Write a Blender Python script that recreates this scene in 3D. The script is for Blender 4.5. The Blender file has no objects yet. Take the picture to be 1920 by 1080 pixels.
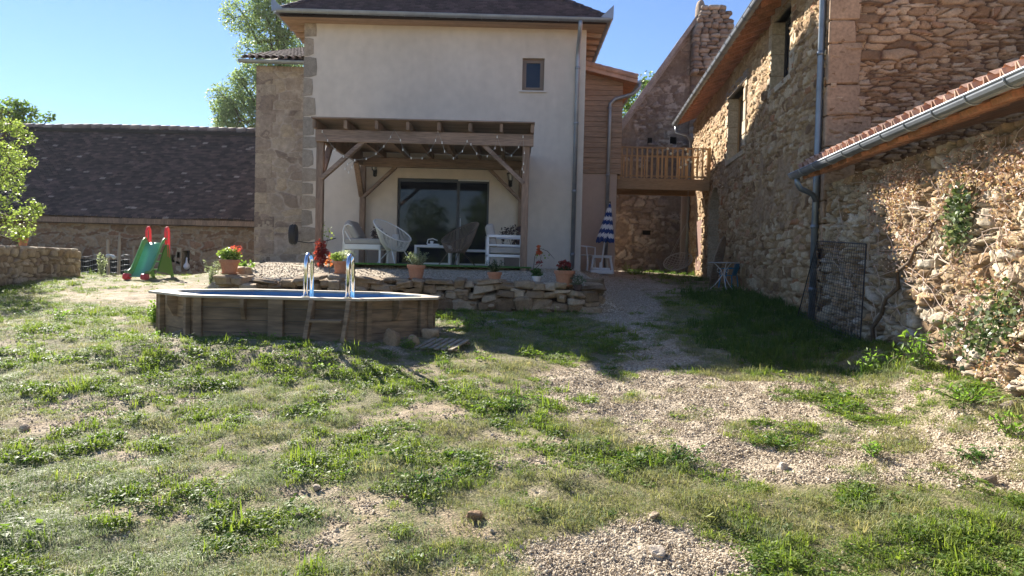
import bpy, math, random
import numpy as np
from mathutils import Vector, Matrix, Euler
R = math.radians
SC = bpy.context.scene
# ------------------------------------------------------------------ camera, sky, sun, exposure
CAMLOC = Vector((0, 0, 1.6)); FPX = 1387.0
cam_d = bpy.data.cameras.new('camera'); cam = bpy.data.objects.new('camera', cam_d); SC.collection.objects.link(cam)
cam_d.sensor_width = 36; cam_d.lens = FPX / 1920 * 36; cam_d.clip_start = 0.1; cam_d.clip_end = 2000
CM = Euler((R(90 - 1.73), 0, 0)).to_matrix() @ Matrix.Rotation(R(1.4), 3, 'Z')
cam.rotation_euler = CM.to_euler(); cam.location = CAMLOC
SC.camera = cam
SUN = Vector((-0.71, 1.0, 0.74)).normalized()
world = bpy.data.worlds.new('World'); SC.world = world; world.use_nodes = True
nt = world.node_tree; bg = nt.nodes['Background']
sky = nt.nodes.new('ShaderNodeTexSky'); sky.sky_type = 'NISHITA'; sky.sun_disc = False
sky.sun_elevation = math.asin(SUN.z); sky.sun_rotation = math.atan2(SUN.x, SUN.y)
sky.air_density = 1.0; sky.dust_density = 0.0; sky.ozone_density = 3.0
tint = nt.nodes.new('ShaderNodeMix'); tint.data_type = 'RGBA'; tint.blend_type = 'MULTIPLY'; tint.inputs[0].default_value = 1; tint.inputs[7].default_value = (.90, .94, 1.12, 1)
nt.links.new(sky.outputs[0], tint.inputs[6]); nt.links.new(tint.outputs[2], bg.inputs[0]); bg.inputs[1].default_value = 0.05
sd = bpy.data.lights.new('sun', 'SUN'); sd.energy = 5.0; sd.angle = R(0.5); sd.color = (1.0, 0.93, 0.82)
so = bpy.data.objects.new('sun', sd); SC.collection.objects.link(so)
so.rotation_euler = SUN.to_track_quat('Z', 'Y').to_euler(); so.location = (-20, 30, 30)
SC.view_settings.view_transform = 'Standard'; SC.view_settings.look = 'None'
SC.view_settings.exposure = 1.65; SC.view_settings.gamma = 1.0
SC.cycles.max_bounces = 6; SC.cycles.transparent_max_bounces = 6; SC.cycles.use_denoising = True
SC.cycles.sample_clamp_indirect = 4

# ------------------------------------------------------------------ helpers
def P(px, py, Y):
    d = CM @ Vector(((px - 960) / FPX, -(py - 540) / FPX, -1)); return CAMLOC + d * (Y / d.y)

def hsh(ix, iy, s=0):
    n = (ix.astype(np.int64) * 374761393 + iy.astype(np.int64) * 668265263 + s * 1442695041) & 0xffffffff
    n = ((n ^ (n >> 13)) * 1274126177) & 0xffffffff
    n = ((n ^ (n >> 15)) * 2246822519) & 0xffffffff
    return ((n ^ (n >> 16)) & 0xffffff) / float(0xffffff)
def vnoise(x, y, s=0):
    x = np.asarray(x, float); y = np.asarray(y, float)
    ix = np.floor(x); iy = np.floor(y); fx = x - ix; fy = y - iy
    fx = fx * fx * (3 - 2 * fx); fy = fy * fy * (3 - 2 * fy)
    a = hsh(ix, iy, s); b = hsh(ix + 1, iy, s); c = hsh(ix, iy + 1, s); d = hsh(ix + 1, iy + 1, s)
    return (a * (1 - fx) + b * fx) * (1 - fy) + (c * (1 - fx) + d * fx) * fy
def fbm(x, y, s=0, o=4):
    t = 0; a = .5; m = 0
    for k in range(o):
        t = t + a * vnoise(np.asarray(x) * 2 ** k + 17.3 * k, np.asarray(y) * 2 ** k - 9.1 * k, s + k); m += a; a *= .5
    return t / m
def sstep(e0, e1, x):
    t = np.clip((x - e0) / (e1 - e0), 0, 1); return t * t * (3 - 2 * t)

# ---- materials
_M = {}
def nodes(m):
    m.use_nodes = True; t = m.node_tree; return t, t.nodes['Principled BSDF']
def N(t, typ, **kw):
    n = t.nodes.new(typ)
    for k, v in kw.items():
        if k == 'inp':
            for i, x in v.items(): n.inputs[i].default_value = x
        else: setattr(n, k, v)
    return n
def ramp(t, stops, src):
    r = t.nodes.new('ShaderNodeValToRGB'); e = r.color_ramp.elements
    while len(e) < len(stops): e.new(.5)
    for i, (p, c) in enumerate(stops): e[i].position = p; e[i].color = (*c, 1) if len(c) == 3 else c
    t.links.new(src, r.inputs[0]); return r.outputs[0]
def mixc(t, fac, a, b, mode='MIX'):
    n = t.nodes.new('ShaderNodeMix'); n.data_type = 'RGBA'; n.blend_type = mode
    for s, v in ((0, fac), (6, a), (7, b)):
        if hasattr(v, 'links'): t.links.new(v, n.inputs[s])
        elif s == 0: n.inputs[0].default_value = v
        else: n.inputs[s].default_value = (*v, 1)
    return n.outputs[2]
def mat(name, col, rough=.8, var=.25, scale=3.0, bump=0., stretch=(1, 1, 1), metal=0., spec=.5, fine=0., transl=0., col2=None):
    if name in _M: return _M[name]
    m = bpy.data.materials.new(name); t, b = nodes(m); L = t.links.new
    tc = N(t, 'ShaderNodeTexCoord'); mp = N(t, 'ShaderNodeMapping'); L(tc.outputs['Object'], mp.inputs[0]); mp.inputs['Scale'].default_value = stretch
    n1 = N(t, 'ShaderNodeTexNoise', inp={'Scale': scale, 'Detail': 6., 'Roughness': .6}); L(mp.outputs[0], n1.inputs['Vector'])
    c1 = tuple(min(1, c * (1 - var)) for c in col); c2 = col2 or tuple(min(1, c * (1 + var)) for c in col)
    out = ramp(t, [(.3, c1), (.7, c2)], n1.outputs[0])
    oi = N(t, 'ShaderNodeObjectInfo')
    if fine:
        n2 = N(t, 'ShaderNodeTexNoise', inp={'Scale': scale * 9, 'Detail': 4.}); L(mp.outputs[0], n2.inputs['Vector'])
        f = ramp(t, [(.3, (1 - fine,) * 3), (.7, (1 + fine * .4,) * 3)], n2.outputs[0])
        out = mixc(t, 1., out, f, 'MULTIPLY')
    L(out, b.inputs['Base Color']); b.inputs['Roughness'].default_value = rough; b.inputs['Metallic'].default_value = metal
    b.inputs['Specular IOR Level'].default_value = spec
    if bump:
        n3 = N(t, 'ShaderNodeTexNoise', inp={'Scale': scale * 6, 'Detail': 5.}); L(mp.outputs[0], n3.inputs['Vector'])
        bp = N(t, 'ShaderNodeBump', inp={'Strength': bump, 'Distance': .01}); L(n3.outputs[0], bp.inputs['Height']); L(bp.outputs[0], b.inputs['Normal'])
    if transl:
        tr = N(t, 'ShaderNodeBsdfTranslucent'); L(out, tr.inputs[0]); ms = N(t, 'ShaderNodeMixShader', inp={0: transl})
        L(b.outputs[0], ms.inputs[1]); L(tr.outputs[0], ms.inputs[2]); L(ms.outputs[0], t.nodes['Material Output'].inputs[0])
    _M[name] = m; return m
def leafmat(name, c1, c2, c3=None, transl=.45, rough=.5, tcol=1.6, spec=.4):
    """leaf colours vary by face attribute 'rnd'"""
    if name in _M: return _M[name]
    m = bpy.data.materials.new(name); t, b = nodes(m); L = t.links.new
    at = N(t, 'ShaderNodeAttribute', attribute_name='rnd')
    st = [(0., c1), (1., c2)] if not c3 else [(0., c1), (.55, c2), (1., c3)]
    out = ramp(t, st, at.outputs['Fac'])
    L(out, b.inputs['Base Color']); b.inputs['Roughness'].default_value = rough; b.inputs['Specular IOR Level'].default_value = spec
    tr = N(t, 'ShaderNodeBsdfTranslucent'); g = mixc(t, 1., out, (tcol, tcol * 1.05, tcol * .6), 'MULTIPLY'); L(g, tr.inputs[0])
    ms = N(t, 'ShaderNodeMixShader', inp={0: transl}); L(b.outputs[0], ms.inputs[1]); L(tr.outputs[0], ms.inputs[2])
    L(ms.outputs[0], t.nodes['Material Output'].inputs[0]); _M[name] = m; return m
def stonemat(name, stops, mortar, fine=.35, stain=.3, hue=(1, 1, 1)):
    """stones: 'sid' = random number per stone, 'mort' = 1 in the joint"""
    if name in _M: return _M[name]
    m = bpy.data.materials.new(name); t, b = nodes(m); L = t.links.new
    a = N(t, 'ShaderNodeAttribute', attribute_name='sid'); mo = N(t, 'ShaderNodeAttribute', attribute_name='mort')
    tc = N(t, 'ShaderNodeTexCoord')
    c = ramp(t, stops, a.outputs['Fac'])
    n = N(t, 'ShaderNodeTexNoise', inp={'Scale': 9., 'Detail': 7., 'Roughness': .65}); L(tc.outputs['Object'], n.inputs['Vector'])
    f = ramp(t, [(.28, (1 - fine,) * 3), (.72, (1 + fine * .35,) * 3)], n.outputs[0]); c = mixc(t, 1., c, f, 'MULTIPLY')
    nf = N(t, 'ShaderNodeTexNoise', inp={'Scale': 45., 'Detail': 4., 'Roughness': .7}); L(tc.outputs['Object'], nf.inputs['Vector'])
    f2 = ramp(t, [(.3, (.72,) * 3), (.7, (1.12,) * 3)], nf.outputs[0]); c = mixc(t, 1., c, f2, 'MULTIPLY')
    c = mixc(t, 1., c, ramp(t, [(0, (.8, .8, .8)), (1, (1.18, 1.15, 1.1))], N(t, 'ShaderNodeMath', operation='FRACT').outputs[0]), 'MULTIPLY') if 0 else c; c = mixc(t, mo.outputs['Fac'], c, mixc(t, 1., f, mortar, 'MULTIPLY'))
    n2 = N(t, 'ShaderNodeTexNoise', inp={'Scale': .7, 'Detail': 5., 'Roughness': .6}); L(tc.outputs['Object'], n2.inputs['Vector'])
    s = ramp(t, [(.35, (1 - stain, 1 - stain, 1 - stain * .9)), (.62, (1., 1., 1.))], n2.outputs[0]); c = mixc(t, 1., c, s, 'MULTIPLY')
    L(c, b.inputs['Base Color']); b.inputs['Roughness'].default_value = .92; b.inputs['Specular IOR Level'].default_value = .25
    bp = N(t, 'ShaderNodeBump', inp={'Strength': .7, 'Distance': .012}); L(nf.outputs[0], bp.inputs['Height']); L(bp.outputs[0], b.inputs['Normal'])
    _M[name] = m; return m

# ---- mesh builder
def wloc(o):
    v = Vector((0, 0, 0))
    while o is not None: v = v + o.location; o = o.parent
    return v
class MB:
    def __init__(s): s.v = []; s.f = []; s.rnd = []; s.cur = .5
    def add(s, vs, fs, rnd=None):
        o = len(s.v); s.v.extend([tuple(p) for p in vs]); s.f.extend([tuple(i + o for i in f) for f in fs])
        s.rnd.extend([s.cur if rnd is None else rnd] * len(fs))
    def box(s, a, b):
        x0, y0, z0 = a; x1, y1, z1 = b
        s.add([(x0, y0, z0), (x1, y0, z0), (x1, y1, z0), (x0, y1, z0), (x0, y0, z1), (x1, y0, z1), (x1, y1, z1), (x0, y1, z1)],
              [(0, 3, 2, 1), (4, 5, 6, 7), (0, 1, 5, 4), (1, 2, 6, 5), (2, 3, 7, 6), (3, 0, 4, 7)])
    def beam(s, p0, p1, w, h, up=(0, 0, 1), e0=0, e1=0):
        p0 = Vector(p0); p1 = Vector(p1); d = (p1 - p0).normalized(); up = Vector(up)
        sd_ = d.cross(up)
        if sd_.length < 1e-4: sd_ = d.cross(Vector((0, 1, 0)))
        sd_.normalize(); u = sd_.cross(d).normalized(); p0 = p0 - d * e0; p1 = p1 + d * e1
        q = []
        for p in (p0, p1):
            for a, b in ((-1, -1), (1, -1), (1, 1), (-1, 1)): q.append(p + sd_ * (a * w / 2) + u * (b * h / 2))
        s.add(q, [(3, 2, 1, 0), (4, 5, 6, 7), (0, 1, 5, 4), (1, 2, 6, 5), (2, 3, 7, 6), (3, 0, 4, 7)])
    def tube(s, pts, r, n=8, close=False, caps=True):
        pts = [Vector(p) for p in pts]; m = len(pts); rs = r if isinstance(r, (list, tuple)) else [r] * m
        ref = None; ring = []
        for i, p in enumerate(pts):
            if close: d = (pts[(i + 1) % m] - pts[i - 1])
            else: d = pts[min(i + 1, m - 1)] - pts[max(i - 1, 0)]
            d.normalize()
            if ref is None:
                ref = d.cross(Vector((0, 0, 1)))
                if ref.length < .1: ref = d.cross(Vector((1, 0, 0)))
            ref = (ref - d * ref.dot(d)).normalized(); b = d.cross(ref)
            ring.append([p + (ref * math.cos(2 * math.pi * k / n) + b * math.sin(2 * math.pi * k / n)) * rs[i] for k in range(n)])
        vs = [q for rr in ring for q in rr]; fs = []
        for i in range(m if close else m - 1):
            j = (i + 1) % m
            for k in range(n): fs.append((i * n + k, i * n + (k + 1) % n, j * n + (k + 1) % n, j * n + k))
        if caps and not close: fs += [tuple(reversed(range(n))), tuple(range((m - 1) * n, m * n))]
        s.add(vs, fs)
    def lathe(s, prof, c=(0, 0, 0), n=24, axis=None):
        vs = []; m = len(prof); c = Vector(c)
        for r, z in prof:
            for k in range(n): a = 2 * math.pi * k / n; vs.append(c + Vector((r * math.cos(a), r * math.sin(a), z)))
        fs = [(i * n + k, i * n + (k + 1) % n, (i + 1) * n + (k + 1) % n, (i + 1) * n + k) for i in range(m - 1) for k in range(n)]
        if prof[0][0] > 1e-4: fs.append(tuple(reversed(range(n))))
        if prof[-1][0] > 1e-4: fs.append(tuple(range((m - 1) * n, m * n)))
        s.add(vs, fs)
    def prism(s, poly, z0, z1):
        n = len(poly); s.add([(x, y, z0) for x, y in poly] + [(x, y, z1) for x, y in poly],
              [tuple(reversed(range(n))), tuple(range(n, 2 * n))] + [(i, (i + 1) % n, n + (i + 1) % n, n + i) for i in range(n)])
    def ball(s, c, r, n=10, m=6, sc=(1, 1, 1)):
        vs = []; c = Vector(c)
        for i in range(m + 1):
            t = math.pi * i / m
            for k in range(n):
                a = 2 * math.pi * k / n; vs.append(c + Vector((math.sin(t) * math.cos(a) * r * sc[0], math.sin(t) * math.sin(a) * r * sc[1], -math.cos(t) * r * sc[2])))
        s.add(vs, [(i * n + k, i * n + (k + 1) % n, (i + 1) * n + (k + 1) % n, (i + 1) * n + k) for i in range(m) for k in range(n)])
    def rock(s, c, size, seed, e=.5, n=14, m=9, rot=None, amp=.12):
        rg = random.Random(seed); vs = []; ph = [rg.uniform(0, 6.28) for _ in range(6)]; c = Vector(c)
        def se(v): return math.copysign(abs(v) ** e, v)
        for i in range(m + 1):
            t = -math.pi / 2 + math.pi * i / m
            for k in range(n):
                a = 2 * math.pi * k / n
                x = se(math.cos(t)) * se(math.cos(a)); y = se(math.cos(t)) * se(math.sin(a)); z = se(math.sin(t))
                w = 1 + amp * (math.sin(2.3 * x + ph[0] + z) + math.sin(3.1 * y + ph[1] + 2 * x) + math.sin(2.7 * z + ph[2] - y)) + amp * .5 * rg.uniform(-1, 1) * (0 if i in (0, m) else 1)
                p = Vector((x * w * size[0] / 2, y * w * size[1] / 2, z * w * size[2] / 2))
                if rot: p.rotate(rot)
                vs.append(c + p)
        s.add(vs, [(i * n + k, i * n + (k + 1) % n, (i + 1) * n + (k + 1) % n, (i + 1) * n + k) for i in range(m) for k in range(n)])
    def build(s, name, material, parent=None, local=False, smooth=False, bevel=0.):
        if s.v and parent is not None and not local:
            o = wloc(parent); vs = [(p[0] - o.x, p[1] - o.y, p[2] - o.z) for p in s.v]
        else: vs = s.v
        me = bpy.data.meshes.new(name); me.from_pydata(vs, [], s.f); me.materials.append(material)
        a = me.attributes.new('rnd', 'FLOAT', 'FACE'); a.data.foreach_set('value', s.rnd)
        a = me.attributes.new('sid', 'FLOAT', 'FACE'); a.data.foreach_set('value', s.rnd)
        if smooth: me.polygons.foreach_set('use_smooth', [True] * len(me.polygons))
        me.update(); ob = bpy.data.objects.new(name, me); SC.collection.objects.link(ob)
        if parent is not None: ob.parent = parent
        if bevel:
            md = ob.modifiers.new('edge', 'BEVEL'); md.width = bevel; md.segments = 1; md.limit_method = 'ANGLE'
        return ob
def npmesh(name, verts, faces, material, parent=None, attrs=None, smooth=False, fattrs=None):
    me = bpy.data.meshes.new(name); verts = np.asarray(verts, float)
    if parent is not None: verts = verts - np.array(wloc(parent))
    faces = np.asarray(faces, np.int32); k = faces.shape[1]; nf = len(faces)
    me.vertices.add(len(verts)); me.vertices.foreach_set('co', verts.ravel())
    me.loops.add(nf * k); me.loops.foreach_set('vertex_index', faces.ravel())
    me.polygons.add(nf); me.polygons.foreach_set('loop_start', np.arange(0, nf * k, k, dtype=np.int32))
    me.polygons.foreach_set('loop_total', np.full(nf, k, np.int32))
    me.materials.append(material)
    if smooth: me.polygons.foreach_set('use_smooth', np.ones(nf, bool))
    me.update(calc_edges=True)
    for n_, v in (attrs or {}).items(): a = me.attributes.new(n_, 'FLOAT', 'POINT'); a.data.foreach_set('value', np.asarray(v, np.float32))
    for n_, v in (fattrs or {}).items(): a = me.attributes.new(n_, 'FLOAT', 'FACE'); a.data.foreach_set('value', np.asarray(v, np.float32))
    ob = bpy.data.objects.new(name, me); SC.collection.objects.link(ob)
    if parent is not None: ob.parent = parent
    return ob
def tag(o, label=None, cat=None, group=None, kind=None):
    if label: o['label'] = label
    if cat: o['category'] = cat
    if group: o['group'] = group
    if kind: o['kind'] = kind
    return o
def thing(name, label, cat, loc, rz=0, group=None, scale=1):
    o = bpy.data.objects.new(name, None); SC.collection.objects.link(o); o.location = loc; o.rotation_euler = (0, 0, rz); o.scale = (scale,) * 3
    o.empty_display_size = .2
    return tag(o, label, cat, group)
def copy_tree(o, parent=None):
    c = o.copy(); SC.collection.objects.link(c); c.parent = parent
    for ch in [x for x in SC.objects if x.parent == o]: copy_tree(ch, c)
    return c

# ---- leaves: numpy cloud of folded leaves, returned as arrays
def leaf_arrays(C, size, rng, droop=0., aspect=.5, up=0.):
    """C (n,3) centres; makes a 4-vertex folded rhomb per leaf (two triangles)"""
    n = len(C); d = rng.normal(size=(n, 3)); d[:, 2] = d[:, 2] * (.7) - droop + up; d /= np.linalg.norm(d, axis=1)[:, None] + 1e-9
    r = rng.normal(size=(n, 3)); s = np.cross(d, r); s /= np.linalg.norm(s, axis=1)[:, None] + 1e-9
    nn = np.cross(d, s)
    L = (size * rng.uniform(.65, 1.3, n))[:, None]; W = L * aspect
    V = np.stack([C - d * L * .5, C + s * W * .5 + nn * L * .08, C + d * L * .5, C - s * W * .5 + nn * L * .08], 1).reshape(-1, 3)
    i = np.arange(n)[:, None] * 4; F = np.concatenate([i + np.array([0, 1, 2]), i + np.array([0, 2, 3])], 1).reshape(-1, 3)
    rr = np.repeat(rng.uniform(0, 1, n), 2)
    return V, F, rr
def leaf_obj(name, C, size, m, parent, seed=0, droop=0., aspect=.5, up=0., rr=None):
    rng = np.random.default_rng(seed); V, F, q = leaf_arrays(np.asarray(C, float), size, rng, droop, aspect, up)
    return npmesh(name, V, F, m, parent, fattrs={'rnd': q if rr is None else np.repeat(rr, 2)})

# ---- stone walls: relief of real stones
def stone_relief(U, V, cw, ch, seed=0, warp=.35, p=2.6, joint=.16, rowvar=.45):
    wu = (fbm(U / cw * .6, V / ch * .6, seed + 3, 2) - .5) * cw * warp * 2; wv = (fbm(U / cw * .5 + 40, V / ch * .5, seed + 9, 2) - .5) * ch * warp * 2.4
    u = (U + wu) / cw; v = (V + wv) / ch
    # rows of uneven height
    v = v + rowvar * np.sin(v * 1.7 + 2 * np.sin(v * .61 + seed)) * .5
    iv = np.floor(v)
    f1 = np.full(U.shape, 9.); f2 = np.full(U.shape, 9.); sid = np.zeros(U.shape); off = np.zeros(U.shape); tu = np.zeros(U.shape); tv = np.zeros(U.shape)
    for dj in (-1, 0, 1):
        r = iv + dj; ro = hsh(r, r * 0, seed + 1) * 7; wr = .62 + .85 * hsh(r, r * 0 + 3, seed + 2); uu = u / wr + ro; iu = np.floor(uu)
        for di in (-2, -1, 0, 1, 2):
            c = iu + di; cx = c + .5 + (hsh(c, r, seed + 4) - .5) * .85; cy = r + .5 + (hsh(c, r, seed + 5) - .5) * .45
            big = 1 + (hsh(c, r, seed + 6) - .45) * .35
            d = (np.abs((uu - cx) * 1.) ** p + np.abs((v - cy) * 1.05) ** p) ** (1 / p) / big
            m1 = d < f1; f2 = np.where(m1, f1, np.minimum(f2, d)); f1 = np.where(m1, d, f1)
            sid = np.where(m1, hsh(c, r, seed + 7), sid); off = np.where(m1, hsh(c, r, seed + 8), off)
            tu = np.where(m1, (uu - cx) * (hsh(c, r, seed + 10) - .5), tu); tv = np.where(m1, (v - cy) * (hsh(c, r, seed + 11) - .5), tv)
    e = f2 - f1
    body = sstep(joint * .4, joint * 1.1, e)
    return body, sid, off, tu + tv, 1 - sstep(joint * .55, joint * .85, e)
def stone_wall(name, parent, org, ud, length, height, m, g=.03, cw=.3, ch=.14, depth=.03, seed=0, keep=None, joint=.16, warp=.35, nrm=None, batter=0., rough=.012, p=2.6, rowvar=.45, zone=None):
    org = np.array(org, float); ud = np.array(ud, float); ud /= np.linalg.norm(ud); up = np.array([0, 0, 1.])
    nrm = np.cross(ud, up) if nrm is None else np.array(nrm, float)
    gu, gv_ = g if isinstance(g, tuple) else (g, g); nu = int(length / gu) + 1; nv = int(height / gv_) + 1
    u = np.linspace(0, length, nu); v = np.linspace(0, height, nv); U, V = np.meshgrid(u, v)
    if zone is None:
        b, sid, off, tl, mo = stone_relief(U, V, cw, ch, seed, warp, p, joint, rowvar)
    else:
        b, sid, off, tl, mo = zone(U, V)
    h = b * depth * (.55 + .9 * off) + b * tl * depth * 1.3 + (fbm(U * 14, V * 14, seed + 20, 3) - .5) * rough * 2 + (fbm(U * .8, V * .8, seed + 21, 2) - .5) * .05
    h = h - V * batter
    Pp = org + U[..., None] * ud + V[..., None] * up + h[..., None] * nrm
    idx = np.arange(nu * nv).reshape(nv, nu); F = np.stack([idx[:-1, :-1], idx[:-1, 1:], idx[1:, 1:], idx[1:, :-1]], -1).reshape(-1, 4)
    if keep is not None:
        uc = ((U[:-1, :-1] + U[1:, 1:]) / 2).ravel(); vc = ((V[:-1, :-1] + V[1:, 1:]) / 2).ravel(); F = F[keep(uc, vc)]
    ob = npmesh(name, Pp.reshape(-1, 3), F, m, parent, attrs={'sid': sid.ravel(), 'mort': mo.ravel()})
    return ob
def tiles(name, parent, o, ax, slope, wid, length, m, tw=.18, te=.11, th=.015, seed=0, keep=None, sag=0., jit=.006):
    """plain tiles in courses; o bottom-left corner, ax unit along the eave, slope unit up the roof"""
    rng = np.random.default_rng(seed); o = np.array(o, float); ax = np.array(ax, float); sl = np.array(slope, float); nn = np.cross(ax, sl)
    V = []; F = []; rr = []
    nr = int(length / te) + 1; nc = int(wid / tw) + 2
    for r in range(nr):
        du = (r % 2) * tw / 2 - tw / 2
        for c in range(nc):
            a0 = max(0, du + c * tw + .004); a1 = min(wid, du + (c + 1) * tw - .004)
            if a1 - a0 < .02: continue
            b0 = r * te + rng.uniform(-jit, jit); b1 = b0 + te * 1.6
            if keep is not None and not keep((a0 + a1) / 2, b0): continue
            sg = sag * math.sin(math.pi * min(1, (a0 / wid))) * math.sin(math.pi * min(1, b0 / length)) + (float(vnoise(a0 * .7, b0 * .7, seed)) - .5) * sag * .6
            h = th + rng.uniform(0, jit) ; base = len(V)
            for (a, b, k) in ((a0, b0, 0), (a1, b0, 0), (a0, b0, h), (a1, b0, h), (a1, b1, .002), (a0, b1, .002)):
                V.append(o + ax * a + sl * b + nn * (k - sg + rng.uniform(0, .003)))
            F += [(base, base + 1, base + 3, base + 2), (base + 2, base + 3, base + 4, base + 5)]; q = rng.uniform(0, 1); rr += [q, q]
    return npmesh(name, V, F, m, parent, fattrs={'rnd': rr})
def canal_tiles(name, parent, o, ax, slope, wid, length, m, pitch=.2, r=.085, seed=0):
    rng = np.random.default_rng(seed); o = Vector(o); ax = Vector(ax); sl = Vector(slope); nn = ax.cross(sl)
    mb = MB(); nc = int(wid / pitch); te = .34
    for c in range(nc):
        for rI in range(int(length / te) + 1):
            b0 = rI * te - (.04 if rI == 0 else 0) + rng.uniform(-.01, .01); b1 = b0 + te * 1.15; cx = (c + .5) * pitch + rng.uniform(-.006, .006)
            vs = []; q = float(rng.uniform(0, 1)); K = 7
            for rad in (r, r - .014):
                for b, rk in ((b0, 1.08), (b1, .92)):
                    for k in range(K):
                        t = math.pi * k / (K - 1); vs.append(o + ax * (cx - math.cos(t) * rad * rk) + sl * b + nn * (math.sin(t) * rad * rk * .95 + (.0 if b == b1 else .018)))
            fs = []
            for k in range(K - 1):
                fs.append((k, k + 1, K + k + 1, K + k)); fs.append((2 * K + k + 1, 2 * K + k, 3 * K + k, 3 * K + k + 1)); fs.append((k + 1, k, 2 * K + k, 2 * K + k + 1))
            mb.add(vs, fs, q)
            # trough tile between
        a = o + ax * (c * pitch)
        mb.add([a - ax * .07 + nn * .03, a - nn * .012, a + ax * .07 + nn * .03, a + ax * .07 + nn * .03 + sl * length, a - nn * .012 + sl * length, a - ax * .07 + nn * .03 + sl * length], [(0, 1, 4, 5), (1, 2, 3, 4)], .3)
    return mb.build(name, m, parent)
def gutter(mb, p0, p1, r, out):
    p0 = Vector(p0); p1 = Vector(p1); out = Vector(out).normalized(); K = 9; vs = []
    for rad in (r, r - .008):
        for p in (p0, p1):
            for k in range(K):
                t = math.pi * k / (K - 1); vs.append(p + out * (math.cos(t) * rad) + Vector((0, 0, -math.sin(t) * rad)))
    fs = []
    for k in range(K - 1): fs += [(k, k + 1, K + k + 1, K + k), (2 * K + k + 1, 2 * K + k, 3 * K + k, 3 * K + k + 1)]
    fs += [(0, K, 3 * K, 2 * K), (K - 1, 3 * K - 1, 4 * K - 1, 2 * K - 1)]
    fs += [tuple(range(K)), tuple(reversed(range(K, 2 * K)))]
    mb.add(vs, fs); mb.tube([p0 + out * r, p1 + out * r], .011, 6)
    L_ = (p1 - p0).length; n = max(2, int(L_ / .55))
    for i in range(n + 1):
        c = p0 + (p1 - p0) * (min(max(i / n, .01), .99)); mb.tube([c + out * (math.cos(t) * (r + .006)) - Vector((0, 0, math.sin(t) * (r + .006))) for t in [math.pi * k / 8 for k in range(9)]], .007, 5)
def pipe(mb, pts, r, collars=()):
    mb.tube(pts, r, 12)
    for c in collars:
        c = Vector(c); mb.tube([c - Vector((0, 0, .03)), c + Vector((0, 0, .03))], r * 1.22, 12)
def face_holes(mb, x0, x1, z0, z1, y, holes, rev=.2, nx=1, nz=1):
    xs = sorted(set([x0, x1] + [h[0] for h in holes] + [h[1] for h in holes])); zs = sorted(set([z0, z1] + [h[2] for h in holes] + [h[3] for h in holes]))
    for i in range(len(xs) - 1):
        for j in range(len(zs) - 1):
            cx = (xs[i] + xs[i + 1]) / 2; cz = (zs[j] + zs[j + 1]) / 2
            if any(h[0] < cx < h[1] and h[2] < cz < h[3] for h in holes): continue
            mb.add([(xs[i], y, zs[j]), (xs[i + 1], y, zs[j]), (xs[i + 1], y, zs[j + 1]), (xs[i], y, zs[j + 1])], [(0, 1, 2, 3)])
    for a, b, c, d in holes:
        mb.add([(a, y, c), (a, y + rev, c), (a, y + rev, d), (a, y, d)], [(0, 1, 2, 3)]); mb.add([(b, y, c), (b, y + rev, c), (b, y + rev, d), (b, y, d)], [(3, 2, 1, 0)])
        mb.add([(a, y, d), (a, y + rev, d), (b, y + rev, d), (b, y, d)], [(0, 1, 2, 3)]); mb.add([(a, y, c), (a, y + rev, c), (b, y + rev, c), (b, y, c)], [(3, 2, 1, 0)])

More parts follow.
